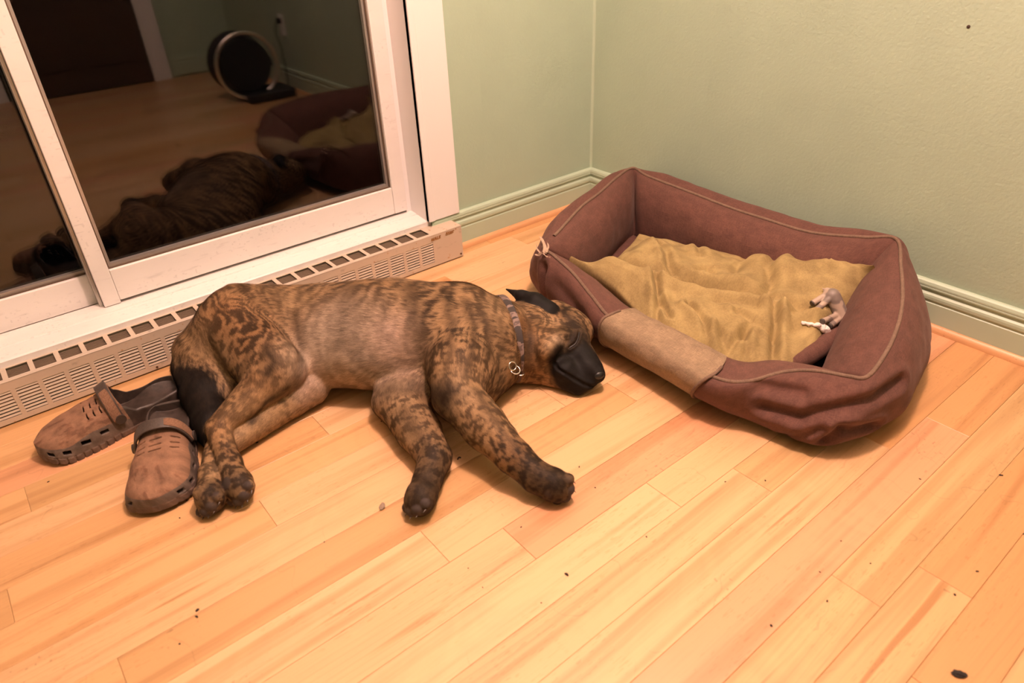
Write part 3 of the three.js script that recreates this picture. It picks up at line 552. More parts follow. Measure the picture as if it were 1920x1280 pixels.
// ---------------------------------------------------------------- toy animal and scrap on the cushion
{
  const s = 1, J = (x, y, h) => cushHit(x, y, Math.max(0.006, h - 0.088));
  const B = [
    [J(1561, 556, 0.112), J(1577, 592, 0.108), 0.0185, 0.0165], [J(1559, 552, 0.114), J(1552, 546, 0.112), 0.013, 0.009],
    [J(1577, 592, 0.110), J(1582, 600, 0.108), 0.0125, 0.010], [J(1553, 550, 0.112), J(1522, 570, 0.104), 0.0072, 0.0068], [J(1552, 562, 0.108), J(1527, 584, 0.098), 0.0072, 0.0068],
    [J(1566, 592, 0.104), J(1541, 603, 0.094), 0.0070, 0.0066], [J(1575, 597, 0.108), J(1556, 612, 0.098), 0.0070, 0.0066], [J(1557, 547, 0.114), J(1566, 562, 0.124), 0.006, 0.005], [J(1580, 596, 0.114), J(1581, 604, 0.106), 0.007, 0.004],
  ];
  B.push([J(1581, 597, 0.112), J(1591, 610, 0.106), 0.0105, 0.0065], [J(1551, 546, 0.11), J(1543, 541, 0.10), 0.003, 0.0018]);
  const f = (x, y, z) => { let d = 1; B.forEach(([a, b, ra, rb], k) => { let q = roundCone(x, y, z, a, b, ra, rb); if (k >= 3 && k <= 6) { const ux = b.x - a.x, uy = b.y - a.y, uz = b.z - a.z, l = Math.sqrt(ux * ux + uy * uy + uz * uz); q = Math.max(q, ((x - b.x) * ux + (y - b.y) * uy + (z - b.z) * uz) / l); } d = smin(d, q, 0.0045); }); return d; };
  const bb = new THREE.Box3(); for (const [a, b] of B) { bb.expandByPoint(a); bb.expandByPoint(b); } bb.expandByScalar(0.025);
  const net = netsMesh(bb.min, bb.max, 0.0016, f), g = netsGeo(net);
  const col = []; const hoof = [3, 4, 5, 6].map(k => B[k][1]);
  for (let k = 0; k < net.pos.length; k += 3) { const p = V(net.pos[k], net.pos[k + 1], net.pos[k + 2]); const hd = Math.min(...hoof.map(h => h.distanceTo(p)));
    const spot = sstep(0.5, 0.62, fbm(p.x * 60, p.y * 60, p.z * 60, 2)); let c = mix3([0.42, 0.32, 0.25], [0.17, 0.135, 0.12], spot * 0.85); if (hd < 0.0078) c = [0.06, 0.045, 0.035]; col.push(...c); }
  g.setAttribute('color', new THREE.Float32BufferAttribute(col, 3));
  const c = B[0][0]; const o = V(c.x, c.y - 0.015, c.z); g.translate(-o.x, -o.y, -o.z);
  const T = thing('toy_animal', 'small beige plastic toy animal with dark hooves lying on its side on the cushion', 'toy', o);
  mesh('body', g, new THREE.MeshStandardMaterial({ vertexColors: true, roughness: 0.5 }), T);
  const ears = [[1583, 600, 0.026], [1577, 604, 0.024]].map(a => cushHit(...a)); const eg = ears.map(e => { const q = new THREE.ConeGeometry(0.004, 0.012, 8); q.rotateX(1.2); q.translate(e.x - o.x, e.y - o.y - 0.005, e.z - o.z); return q; });
  for (const q of eg) mesh('ear', q, new THREE.MeshStandardMaterial({ color: lin(0.35, 0.27, 0.2), roughness: 0.5 }), T);
}
{
  const pk = new THREE.MeshStandardMaterial({ color: lin(0.80, 0.68, 0.63), roughness: 0.9 });
  const a = [[1505, 604, 0.002], [1518, 607, 0.003], [1535, 610, 0.004], [1545, 615, 0.006]].map(q => cushHit(...q)), o = a[3].clone(); o.y -= 0.01;
  const lumps = [[1547, 618, 0.008, 0.0095], [1551, 622, 0.008, 0.007], [1543, 615, 0.007, 0.008], [1554, 626, 0.006, 0.005]].map(([x, y, h, r]) => [cushHit(x, y, h), r]);
  const f = (x, y, z) => { let d = 1; for (let k = 0; k < 3; k++) d = smin(d, roundCone(x, y, z, a[k], a[k + 1], 0.0035 + k * 0.0007, 0.0042 + k * 0.0008), 0.003); for (const [c, r] of lumps) d = smin(d, Math.hypot(x - c.x, y - c.y, z - c.z) - r, 0.004); return d + 0.005 * (fbm(x * 190, y * 190, z * 190, 2) - 0.5); };
  const bb = new THREE.Box3().setFromPoints([...a, ...lumps.map(l => l[0])]).expandByScalar(0.016);
  const g = netsGeo(netsMesh(bb.min, bb.max, 0.0014, f)); g.translate(-o.x, -o.y, -o.z);
  const m = mesh('knotted_scrap', g, pk); m.position.copy(o); m.userData = { label: 'pinkish white knotted scrap on the cushion beside the toy animal', category: 'scrap' };
}
// ---------------------------------------------------------------- clogs
const shoeLen = 0.292;
function interp(tab, x) { if (x <= tab[0][0]) return tab[0][1]; for (let k = 0; k + 1 < tab.length; k++) if (x <= tab[k + 1][0]) { const t = (x - tab[k][0]) / (tab[k + 1][0] - tab[k][0]); const s = sm(t); return mix(tab[k][1], tab[k + 1][1], mix(t, s, 0.6)); } return tab[tab.length - 1][1]; }
// x: heel 0 .. toe 0.292
const clogHalf = x => { const e = Math.min(1, Math.sqrt(clamp(x / 0.032)) * (2 - Math.sqrt(clamp(x / 0.032)))), t = clamp((shoeLen - x) / 0.048), f = Math.pow(clamp(1 - Math.pow(1 - t, 2.4)), 0.5); return Math.max(0.0005, interp([[0, 0.040], [0.04, 0.0445], [0.09, 0.0435], [0.14, 0.050], [0.2, 0.0605], [0.24, 0.0615], [0.27, 0.058], [0.292, 0.052]], x) * Math.pow(e, 0.6) * f); };
const clogMid = x => interp([[0, 0], [0.1, 0.002], [0.2, -0.003], [0.292, -0.011]], x);
const clogTop = x => interp([[0, 0.2], [0.10, 0.16], [0.118, 0.108], [0.14, 0.088], [0.18, 0.076], [0.225, 0.065], [0.265, 0.055], [0.292, 0.045]], x);
const clogRim = x => interp([[0, 0.054], [0.03, 0.053], [0.07, 0.046], [0.10, 0.048], [0.122, 0.066], [0.14, 0.12]], x);
const lineUp = (x, side) => interp(side > 0 ? [[0, 0.03], [0.10, 0.03], [0.14, 0.046], [0.175, 0.052], [0.21, 0.044], [0.25, 0.036], [0.292, 0.036]] : [[0, 0.03], [0.10, 0.03], [0.15, 0.044], [0.19, 0.046], [0.24, 0.036], [0.292, 0.036]], x);
const vents = []; // holes in the bumper: x, side
for (const s of [-1, 1]) for (const [x, w, y, h] of [[0.272, 0.010, 0.0255, 0.0075], [0.246, 0.014, 0.026, 0.0085], [0.209, 0.017, 0.031, 0.0085], [0.172, 0.016, 0.034, 0.0075]]) vents.push([x, w, y, h, s]);
function clogField(x, y, z) {
  const w = clogHalf(clamp(x, 0.0002, shoeLen - 0.0002)), c = clogMid(x), H = clogTop(clamp(x, 0, shoeLen)), zz = Math.abs(z - c), n = 3.0;
  const r = Math.pow(Math.pow(zz / w, n) + Math.pow(Math.max(0, y) / H, n), 1 / n);
  const toeLift = 0.012 * sstep(0.225, 0.295, x), arch = 0.003 * sstep(0.07, 0.1, x) * sstep(0.16, 0.13, x);
  let d = (r - 1) * Math.min(w, H) * 0.9;
  if (x < 0) d = Math.max(d, -x); if (x > shoeLen) d = Math.max(d, x - shoeLen);
  d = Math.max(d, toeLift + arch - y);
  const rim = clogRim(x) - y; if (x < 0.15) { const k = 0.006; const a = -rim; const h = clamp(0.5 - 0.5 * (a - d) / k); d = mix(a, d, h) + k * h * (1 - h); }
  // hollow
  const th = 0.0058, wi = Math.max(0.0004, clogHalf(clamp(x, 0.006, shoeLen - 0.012)) - th), Hi = H - th, bed = 0.022 + 0.012 * sstep(0.115, 0.05, x) + 0.010 * sstep(0.1, 0.04, x) * Math.pow(zz / 0.04, 2) + toeLift * 0.6;
  const ri = Math.pow(Math.pow(zz / wi, n) + Math.pow(Math.max(0, y) / Hi, n), 1 / n);
  let e = (ri - 1) * Math.min(wi, Hi) * 0.9; e = Math.max(e, bed - y, 0.0075 - x, x - (shoeLen - 0.016));
  d = Math.max(d, -e);
  // sole: groove above the outsole, lugs round the edge
  const lug = Math.abs(((x * 1000 + 4) % 15) - 7.5); if (y < 0.013 + toeLift) d += 0.0022 * sstep(5.2, 7.2, lug) * sstep(0.13, 0.15, x) - 0.0012 * (y < 0.0125 + toeLift ? 1 : 0) + 0.0016 * sstep(0.0015, 0, Math.abs(y - 0.0135 - toeLift));
  // vents and slots
  for (const [vx, vw, vy, vh, s] of vents) { if ((z - c) * s < 0) continue; const ty = vy + 0.006 * sstep(0.235, 0.292, x); const sl = ty + (x - vx) * 0.12; const q = Math.max(Math.abs(x - vx) - vw / 2, Math.abs(y - sl) - vh / 2, (w * 0.45) - zz); d = Math.max(d, -q); }
  if (y > 0.05) for (const s of [-1, 0, 1]) for (const sx of [0.163, 0.176, 0.189]) {
    const zc = c + (s === 0 ? -0.004 : s * 0.030); const q = Math.max(Math.abs(x - sx + (s ? 0.15 * Math.abs(z - zc) : 0.1 * (z - zc))) - 0.0012, Math.abs(z - zc) - (s ? 0.008 : 0.0115), 0.05 - y); d = Math.max(d, -q);
  }
  return d;
}
const clogNet = netsMesh(V(-0.006, -0.004, -0.074), V(0.298, 0.118, 0.066), 0.00135, clogField, 1.9);
const suedeTex = dataTex(512, 512, (i, j) => { const a = fbm(i / 42, j / 42, 3, 5), b = fbm(i / 3, j / 3, 5, 2); const st = sstep(0.55, 0.75, fbm(i / 60, j / 34, 15, 4)); const v = 0.86 + 0.35 * (a - 0.5) + 0.14 * (b - 0.5) - 0.16 * st; return [v, v * (1 - 0.05 * st), v * (1 - 0.08 * st)]; });
suedeTex.repeat.set(6, 6);
const dustTex = dataTex(512, 512, (i, j) => { const a = fbm(i / 36, j / 36, 23, 5), b = fbm(i / 4, j / 4, 25, 2); const v = 0.82 + 0.45 * (a - 0.5) + 0.12 * (b - 0.5); return [v, v, v]; });
dustTex.repeat.set(8, 8);
const clogMats = {
  upper: new THREE.MeshPhysicalMaterial({ color: lin(0.32, 0.165, 0.095), roughness: 0.85, map: suedeTex, bumpMap: suedeTex, bumpScale: 0.0006, sheen: 0.3, sheenRoughness: 0.5, sheenColor: lin(0.5, 0.35, 0.25), side: THREE.DoubleSide }),
  bumper: new THREE.MeshStandardMaterial({ color: lin(0.165, 0.118, 0.092), roughness: 0.62, map: dustTex, side: THREE.DoubleSide }),
  outsole: new THREE.MeshStandardMaterial({ color: lin(0.175, 0.108, 0.076), roughness: 0.7, map: dustTex, side: THREE.DoubleSide }),
  footbed: new THREE.MeshStandardMaterial({ color: lin(0.075, 0.052, 0.042), roughness: 0.48, map: dustTex, side: THREE.DoubleSide }),
};
const clogGeos = {};
{
  const full = netsGeo(clogNet); const P = clogNet.pos, I = clogNet.idx, lists = { upper: [], bumper: [], outsole: [], footbed: [] };
  for (let k = 0; k < I.length; k += 3) {
    const x = (P[I[k] * 3] + P[I[k + 1] * 3] + P[I[k + 2] * 3]) / 3, y = (P[I[k] * 3 + 1] + P[I[k + 1] * 3 + 1] + P[I[k + 2] * 3 + 1]) / 3, z = (P[I[k] * 3 + 2] + P[I[k + 1] * 3 + 2] + P[I[k + 2] * 3 + 2]) / 3;
    const c = clogMid(x), w = clogHalf(clamp(x, 0, shoeLen)), zz = Math.abs(z - c), toeLift = 0.012 * sstep(0.225, 0.295, x);
    const Hc = clogTop(x), r = Math.pow(Math.pow(zz / w, 2.7) + Math.pow(Math.max(0, y) / Hc, 2.7), 1 / 2.7);
    const inside = y > 0.018 && r < 1 - 0.0028 / Math.min(w, Hc);
    let part = 'upper';
    if (y < 0.0138 + toeLift) part = 'outsole';
    else if (inside) part = 'footbed';
    else if (x < 0.118 + 0.16 * clamp(y - 0.03, 0, 0.1)) part = 'footbed';
    else if (y < lineUp(x, z - c) + toeLift * 0.5) part = 'bumper';
    lists[part].push(I[k], I[k + 1], I[k + 2]);
  }
  for (const k in lists) {
    const map = new Map(), pos = [], nor = [], uv = [], idx = [];
    for (const i of lists[k]) { if (!map.has(i)) { map.set(i, pos.length / 3); pos.push(P[i * 3], P[i * 3 + 1], P[i * 3 + 2]); const n = full.attributes.normal; nor.push(n.getX(i), n.getY(i), n.getZ(i)); uv.push(P[i * 3], P[i * 3 + 2] + P[i * 3 + 1] * 0.7); } idx.push(map.get(i)); }
    const g = new THREE.BufferGeometry(); g.setAttribute('position', new THREE.Float32BufferAttribute(pos, 3)); g.setAttribute('normal', new THREE.Float32BufferAttribute(nor, 3)); g.setAttribute('uv', new THREE.Float32BufferAttribute(uv, 2)); g.setIndex(idx); clogGeos[k] = g;
  }
}
function mirrorGeo(g) { const c = g.clone(); c.scale(1, 1, -1); const i = c.index.array; for (let k = 0; k < i.length; k += 3) { const t = i[k]; i[k] = i[k + 1]; i[k + 1] = t; } return c; }
function clog(label, heel, toe, mirror, patchSide, strapBack) {
  const S = thing('clog', label, 'shoe', V(heel.x, 0, heel.z), 'pair of brown clogs');
  const dir = toe.clone().sub(heel); S.rotation.y = Math.atan2(-dir.z, dir.x);
  const fix = g => mirror ? mirrorGeo(g) : g;
  mesh('upper', fix(clogGeos.upper), clogMats.upper, S).userData.label = 'worn brown suede upper with slots';
  mesh('bumper', fix(clogGeos.bumper), clogMats.bumper, S).userData.label = 'grey-brown moulded bumper with vent holes';
  mesh('outsole', fix(clogGeos.outsole), clogMats.outsole, S); mesh('footbed', fix(clogGeos.footbed), clogMats.footbed, S).userData.label = 'dark moulded footbed and heel';
  // strap lying over the instep
  const path = a => { const c = clogMid(0.14), w = 0.0515, H = 0.099; const x = 0.128 + 0.016 * Math.sin(a); const ca = Math.cos(a), sa = Math.max(0, Math.sin(a)); const k = 1 / Math.pow(Math.pow(Math.abs(ca) / w, 2.7) + Math.pow(sa / H, 2.7), 1 / 2.7); return V(x, Math.max(0.046, 0.0 + k * sa), (mirror ? -1 : 1) * (c + k * ca)); };
  const a0 = 0.48, a1 = Math.PI - 0.48;
  const band = (b0, b1, wid, lift, th) => { const secs = 40, rows = []; const prof = [[-wid / 2, 0], [-wid / 2, th * 0.7], [-wid / 2 + 0.0014, th], [wid / 2 - 0.0014, th], [wid / 2, th * 0.7], [wid / 2, 0]];
    return gridGeo(secs, prof.length, (u, v) => { const a = mix(b0, b1, u), p = path(a), q = path(a + 0.01).sub(path(a - 0.01)).normalize(); const ax = V(0.93, -0.36 * Math.sin(a), 0).normalize(); let n = ax.clone().cross(q).normalize(); if (n.dot(p.clone().sub(V(0.13, 0.03, 0))) < 0) n.negate(); const [s, t] = prof[Math.round(v * prof.length) % prof.length]; const e = 1 - 0.25 * Math.pow(Math.abs(2 * u - 1), 8); return p.addScaledVector(ax, s * e).addScaledVector(n, lift + t); }); };
  const st = mesh('strap', band(a0, a1, 0.024, 0.0012, 0.0045), clogMats.footbed.clone(), S); st.material.side = THREE.DoubleSide; st.material.color = lin(0.10, 0.072, 0.058);
  const ps = patchSide > 0 ? [a0 + 0.06, a0 + 0.95] : [a1 - 0.95, a1 - 0.06];
  mesh('strap_patch', band(ps[0], ps[1], 0.019, 0.0058, 0.0012), clogMats.upper, st).userData.label = 'brown suede patch on the strap';
  for (const a of [a0, a1]) { const p = path(a), g = new THREE.CylinderGeometry(0.0095, 0.0105, 0.008, 20); g.rotateX(Math.PI / 2); g.translate(p.x, p.y + 0.002, p.z + Math.sign(p.z) * 0.003); mesh('rivet', g, clogMats.footbed, S); }
  return S;
}
clog('brown suede clog lying along the heater with its toe pointing away from the dog', atY(340, 728, 0.03), atY(80, 855, 0), false, -1);
clog('brown suede clog against the hind paws with its toe pointing into the room', atY(322, 768, 0.03), atY(312, 950, 0), true, 1);
// ---------------------------------------------------------------- the sleeping dog
const dogO = atY(640, 660, 0).setY(0);
const BODY = [], LEGS = [[], [], [], [], []], HEAD = [];     // tapered capsules; ys flattens one along y about its own axis
function bone(list, A, B, ra, rb, o = {}) { const a = Array.isArray(A) ? atY(...A) : A, b = Array.isArray(B) ? atY(...B) : B; const q = { a, b, ra, rb, ys: o.ys || 1, len: o.len || 0.014, flow: (o.flow || b.clone().sub(a)).clone().normalize() }; list.push(q); return q; }
const secs = [[905, 556, 736, .1, .16], [855, 541, 742, .105, .165], [800, 528, 742, .108, .17], [740, 521, 742, .108, .165], [680, 518, 738, .102, .16], [620, 520, 732, .089, .145], [560, 524, 726, .083, .14], [500, 534, 716, .092, .145], [450, 553, 702, .088, .14], [405, 588, 690, .078, .125]]
  .map(([x, t, b, hy, ht]) => { const T = atY(x, t + 3, ht), B = atY(x, b - 3, 0.05); const c = T.clone().add(B).multiplyScalar(0.5), r = Math.hypot(T.x - B.x, T.z - B.z) / 2 * 0.93; c.y = hy; return { c, r, ys: hy / r }; });
for (let k = 0; k + 1 < secs.length; k++) bone(BODY, secs[k].c, secs[k + 1].c, secs[k].r, secs[k + 1].r, { ys: (secs[k].ys + secs[k + 1].ys) / 2, len: 0.017 });
// neck
bone(BODY, [978, 622, 0.080], [900, 628, 0.100], 0.076, 0.112, { ys: 0.92, len: 0.016 });
bone(BODY, [945, 676, 0.055], [880, 705, 0.08], 0.05, 0.08, { len: 0.016 });
// rump and upper thigh
bone(BODY, [455, 610, 0.115], [378, 660, 0.075], 0.092, 0.062, { len: 0.016 });
bone(BODY, [400, 690, 0.06], [420, 735, 0.045], 0.055, 0.04, { len: 0.014 });
// shoulder blade
bone(BODY, [860, 590, 0.135], [862, 690, 0.125], 0.072, 0.062, { len: 0.015 });
// upper hind leg
bone(LEGS[0], [440, 610, 0.128], [523, 690, 0.118], 0.082, 0.058, { len: 0.013 });
bone(LEGS[0], [460, 640, 0.118], [500, 712, 0.105], 0.068, 0.05, { len: 0.013 });
bone(LEGS[0], [523, 695, 0.112], [415, 797, 0.07], 0.05, 0.0235, { len: 0.010 });
bone(LEGS[0], [430, 772, 0.078], [402, 800, 0.066], 0.02, 0.0175, { len: 0.008 });
bone(LEGS[0], [409, 803, 0.068], [430, 868, 0.045], 0.0235, 0.0215, { len: 0.008 });
bone(LEGS[0], [430, 868, 0.045], [446, 908, 0.036], 0.022, 0.026, { len: 0.007 });
// lower hind leg, flat on the floor
bone(LEGS[1], [575, 722, 0.05], [545, 745, 0.042], 0.05, 0.042, { len: 0.010 });
bone(LEGS[1], [545, 745, 0.042], [425, 835, 0.032], 0.042, 0.025, { len: 0.009 });
bone(LEGS[1], [410, 838, 0.034], [397, 890, 0.032], 0.025, 0.023, { len: 0.008 });
bone(LEGS[1], [397, 890, 0.032], [395, 930, 0.03], 0.023, 0.027, { len: 0.007 });
// upper foreleg
bone(LEGS[2], [862, 690, 0.125], [858, 742, 0.105], 0.064, 0.052, { len: 0.012 });
bone(LEGS[2], [858, 742, 0.105], [910, 800, 0.082], 0.05, 0.043, { len: 0.010 });
bone(LEGS[2], [910, 800, 0.082], [960, 853, 0.062], 0.043, 0.033, { len: 0.009 });
bone(LEGS[2], [960, 853, 0.062], [1005, 893, 0.042], 0.033, 0.029, { len: 0.008 });
bone(LEGS[2], [1005, 893, 0.042], [1036, 908, 0.034], 0.029, 0.031, { len: 0.007 });
// lower foreleg, on the floor
bone(LEGS[3], [790, 722, 0.06], [752, 752, 0.05], 0.058, 0.054, { len: 0.012 });
bone(LEGS[3], [752, 752, 0.05], [785, 808, 0.043], 0.053, 0.044, { len: 0.010 });
bone(LEGS[3], [785, 808, 0.043], [815, 858, 0.036], 0.043, 0.032, { len: 0.008 });
bone(LEGS[3], [815, 858, 0.036], [802, 900, 0.032], 0.032, 0.0265, { len: 0.007 });
bone(LEGS[3], [802, 900, 0.032], [788, 935, 0.03], 0.0265, 0.0275, { len: 0.007 });
bone(LEGS[3], [735, 735, 0.052], [728, 752, 0.045], 0.04, 0.036, { len: 0.010 });
// tail, tucked between the legs and the shoe
bone(LEGS[4], [358, 688, 0.055], [384, 738, 0.048], 0.042, 0.047, { len: 0.018 });
bone(LEGS[4], [384, 738, 0.048], [398, 795, 0.036], 0.047, 0.036, { len: 0.02 });
bone(LEGS[4], [398, 795, 0.036], [402, 838, 0.022], 0.036, 0.018, { len: 0.018 });
// head
bone(HEAD, [1058, 622, 0.070], [1003, 620, 0.076], 0.060, 0.066, { ys: 0.98, len: 0.008 });
bone(HEAD, [1046, 652, 0.066], [1003, 658, 0.070], 0.052, 0.060, { ys: 1, len: 0.008 });
bone(HEAD, [1080, 622, 0.074], [1040, 600, 0.080], 0.040, 0.048, { len: 0.007 });                    // forehead
bone(HEAD, [1106, 692, 0.046], [1070, 650, 0.062], 0.0285, 0.045, { len: 0.004 });                   // muzzle
bone(HEAD, [1120, 702, 0.044], [1098, 686, 0.050], 0.0185, 0.026, { len: 0.003 });
bone(HEAD, [1080, 716, 0.026], [1035, 684, 0.044], 0.0215, 0.038, { len: 0.004 });                   // jaw
bone(HEAD, [1100, 717, 0.028], [1062, 694, 0.052], 0.0165, 0.0265, { len: 0.003 });                  // flews
bone(HEAD, [1046, 634, 0.104], [1026, 656, 0.102], 0.018, 0.024, { len: 0.008 });                    // cheek bone
bone(HEAD, [1092, 632, 0.088], [1078, 620, 0.094], 0.0155, 0.018, { len: 0.005 });                   // brow
bone(HEAD, [1084, 727, 0.0165], [1034, 704, 0.022], 0.0155, 0.021, { len: 0.004 });
bone(HEAD, [1032, 702, 0.024], [985, 694, 0.03], 0.023, 0.03, { len: 0.008 });
const EAR = [];
bone(EAR, [1030, 583, 0.126], [1003, 568, 0.139], 0.0225, 0.0235, { len: 0.004 });
bone(EAR, [1003, 568, 0.139], [979, 556, 0.143], 0.0225, 0.0145, { len: 0.004 });
bone(EAR, [979, 556, 0.143], [949, 542, 0.141], 0.014, 0.0022, { len: 0.003 });
const FLAP = [];
bone(FLAP, [1005, 582, 0.108], [984, 600, 0.110], 0.022, 0.020, { len: 0.009 });
bone(FLAP, [984, 598, 0.112], [978, 632, 0.112], 0.020, 0.016, { len: 0.009 });
// paws: a palm, four toes stacked between floor and air, pads on the palm side
const PADS = [], CLAWS = [], PAWS = [[], [], [], []];
function paw(list, C, tip, r, up, palm, n = 4) {
  const c = atY(...C), t = atY(...tip), d = t.clone().sub(c), L = d.length(); d.normalize();
  const pl = V(...palm).normalize(); pl.addScaledVector(d, -pl.dot(d)).normalize(); const s = d.clone().cross(pl).normalize(); if (s.y < 0) s.negate(); if (up) s.lerp(V(0, 1, 0), up).normalize();
  bone(list, c, c.clone().addScaledVector(d, L * 0.45), r, r * 0.92, { len: 0.006 });
  for (let k = 0; k < n; k++) {
    const f = (k - (n - 1) / 2) / ((n - 1) / 2), reach = L * (1.06 - 0.28 * f * f);
    const a = c.clone().addScaledVector(d, L * 0.25).addScaledVector(s, f * r * 0.66), b = c.clone().addScaledVector(d, reach).addScaledVector(s, f * r * 0.92);
    bone(list, a, b, r * 0.37, r * 0.36, { len: 0.004, flow: d });
    if (k === 1 || k === 2) PADS.push([b.clone().addScaledVector(pl, r * 0.16).addScaledVector(d, r * 0.0), r * 0.44]); else PADS.push([b.clone().addScaledVector(pl, r * 0.18), r * 0.33]);
    CLAWS.push([b.clone().addScaledVector(d, r * 0.25).addScaledVector(pl, -r * 0.05), d.clone().addScaledVector(pl, 0.5).addScaledVector(V(0, -1, 0), 0.2).normalize()]);
  }
  PADS.push([c.clone().addScaledVector(d, L * 0.05).addScaledVector(pl, r * 0.55), r * 0.6]);
}
paw(PAWS[0], [447, 905, 0.036], [456, 931, 0.024], 0.027, 0, [-0.8, 0.5, 0.4]);
paw(PAWS[1], [394, 926, 0.031], [396, 952, 0.023], 0.027, 0, [-0.8, 0.5, 0.4]);
paw(PAWS[2], [1034, 907, 0.034], [1062, 920, 0.024], 0.028, 0, [-0.7, 0.12, 0.7]);
paw(PAWS[3], [791, 928, 0.031], [781, 956, 0.023], 0.027, 0, [-0.9, 0.35, 0.2]);
const padD = (x, y, z) => { let d = 1; for (const [c, r] of PADS) d = Math.min(d, hyp(x - c.x, y - c.y, z - c.z) - r); return d; };
function boneD(q, x, y, z) {
  if (q.ys === 1) return roundCone(x, y, z, q.a, q.b, q.ra, q.rb);
  const bx = q.b.x - q.a.x, bz = q.b.z - q.a.z, t = clamp(((x - q.a.x) * bx + (z - q.a.z) * bz) / (bx * bx + bz * bz + 1e-9));
  const cy = mix(q.a.y, q.b.y, t), dx = x - q.a.x - bx * t, dz = z - q.a.z - bz * t, r = mix(q.ra, q.rb, t), dy = (y - cy) / q.ys;
  const l = hyp(dx, dy, dz); return (l - r) * mix(q.ys, 1, l > 1e-6 ? Math.min(1, Math.sqrt(dx * dx + dz * dz) / l) : 1);
}
const listD = (L, k, x, y, z) => { let d = 1; for (const q of L) d = smin(d, boneD(q, x, y, z), k); return d; };
for (const L of [BODY, HEAD, EAR, FLAP, ...LEGS, ...PAWS]) { const b = new THREE.Box3(); for (const q of L) for (const [p, r] of [[q.a, q.ra], [q.b, q.rb]]) b.union(new THREE.Box3(p.clone().subScalar(r), p.clone().addScalar(r))); L.box = b; }
const boxD = (b, x, y, z) => hyp(Math.max(b.min.x - x, 0, x - b.max.x), Math.max(b.min.y - y, 0, y - b.max.y), Math.max(b.min.z - z, 0, z - b.max.z));
let lipLine = [];
let lidLine = [];
let groin = [];
const nostril = atY(1128, 708, 0.05);
const lineD = (L, x, y, z) => { let b = 1; for (let k = 0; k + 1 < L.length; k++) b = Math.min(b, roundCone(x, y, z, L[k], L[k + 1], 0, 0)); return b; };
function dogD(x, y, z) {
  let b = listD(BODY, 0.03, x, y, z);
  if (boxD(HEAD.box, x, y, z) < 0.06) { let h = listD(HEAD, 0.014, x, y, z); if (h < 0.02) { const l = lineD(lipLine, x, y, z); h += 0.0042 * Math.exp(-(l * l) / 1.1e-5) - 0.0015 * Math.exp(-((l - 0.007) * (l - 0.007)) / 1.4e-5); const e = lineD(lidLine, x, y, z); h += 0.0025 * Math.exp(-(e * e) / 6e-6) - 0.002 * Math.exp(-((e - 0.006) * (e - 0.006)) / 1.2e-5); const n = hyp(x - nostril.x, y - nostril.y, z - nostril.z); h += 0.004 * Math.exp(-(n * n) / 1.4e-5); } b = smin(b, h, 0.022); }
  if (boxD(FLAP.box, x, y, z) < 0.05) b = smin(b, listD(FLAP, 0.008, x, y, z), 0.008);
  if (boxD(EAR.box, x, y, z) < 0.05) b = smin(b, listD(EAR, 0.008, x, y, z), 0.009);
  let d = b;
  for (let k = 0; k < 5; k++) { if (boxD(LEGS[k].box, x, y, z) > 0.06 && (k > 3 || boxD(PAWS[k].box, x, y, z) > 0.04)) continue; let l = listD(LEGS[k], k === 4 ? 0.02 : 0.0085, x, y, z); if (k < 4 && boxD(PAWS[k].box, x, y, z) < 0.04) l = smin(l, listD(PAWS[k], 0.0032, x, y, z), 0.007); d = Math.min(d, smin(b, l, [0.02, 0.012, 0.02, 0.016, 0.012][k])); }
  if (d < 0.03 && d > -0.03 && groin.length) { const l = lineD(groin, x, y, z); if (l < 0.05) d += 0.006 * Math.exp(-(l * l) / 1.6e-4); }
  if (d < 0.03) { const p = padD(x, y, z); d = smin(d, p, 0.003); }
  if (d < 0.03 && d > -0.03) d += 0.0035 * (vnoise(x * 38, y * 38, z * 38) - 0.5) * sstep(0.0, 0.06, y);
  return Math.max(d, 0.0015 - y);
}
function hit(px, py) { const d = rayDir(px, py).normalize(); let t = 0.9; for (let k = 0; k < 140; k++) { const x = EYE.x + d.x * t, y = EYE.y + d.y * t, z = EYE.z + d.z * t; const f = dogD(x, y, z); if (f < 0.0006 || t > 3) break; t += Math.max(0.0006, f * 0.7); } return V(EYE.x + d.x * t, EYE.y + d.y * t, EYE.z + d.z * t); }
const g1 = [[1036, 677], [1045, 690], [1060, 700], [1078, 711], [1096, 721], [1113, 724]].map(a => hit(...a)), g2 = [[1086, 622], [1084, 633], [1078, 644], [1068, 651]].map(a => hit(...a));
lipLine = g1; lidLine = g2;
groin = [[548, 592], [558, 640], [563, 685], [558, 724]].map(a => hit(...a));
const colC = atY(943, 622, 0.09), colN = atY(1003, 618, 0.09).sub(atY(925, 628, 0.098)).normalize();
const side = (x, y, z) => (x - colC.x) * colN.x + (y - colC.y) * colN.y + (z - colC.z) * colN.z;
const bbD = new THREE.Box3(); for (const L of [BODY, HEAD, EAR, FLAP, ...LEGS, ...PAWS]) bbD.union(L.box); bbD.expandByScalar(0.012); bbD.min.y = -0.006;
const hb = new THREE.Box3().union(HEAD.box).union(EAR.box).union(FLAP.box).expandByScalar(0.03); hb.min.y = -0.006;
const headSide = (x, y, z) => { const s = side(x, y, z); return boxD(hb, x, y, z) > 0 ? -1 : s; };   // the ear tip reaches back over the collar
const earNear = (x, y, z) => boxD(EAR.box, x, y, z) < 0.03 ? listD(EAR, 0.008, x, y, z) : 1;
const netBody = netsMesh(bbD.min, bbD.max, 0.0032, (x, y, z) => { const d = dogD(x, y, z); return Math.max(d, side(x, y, z) - 0.002, -(earNear(x, y, z) - 0.006)); });
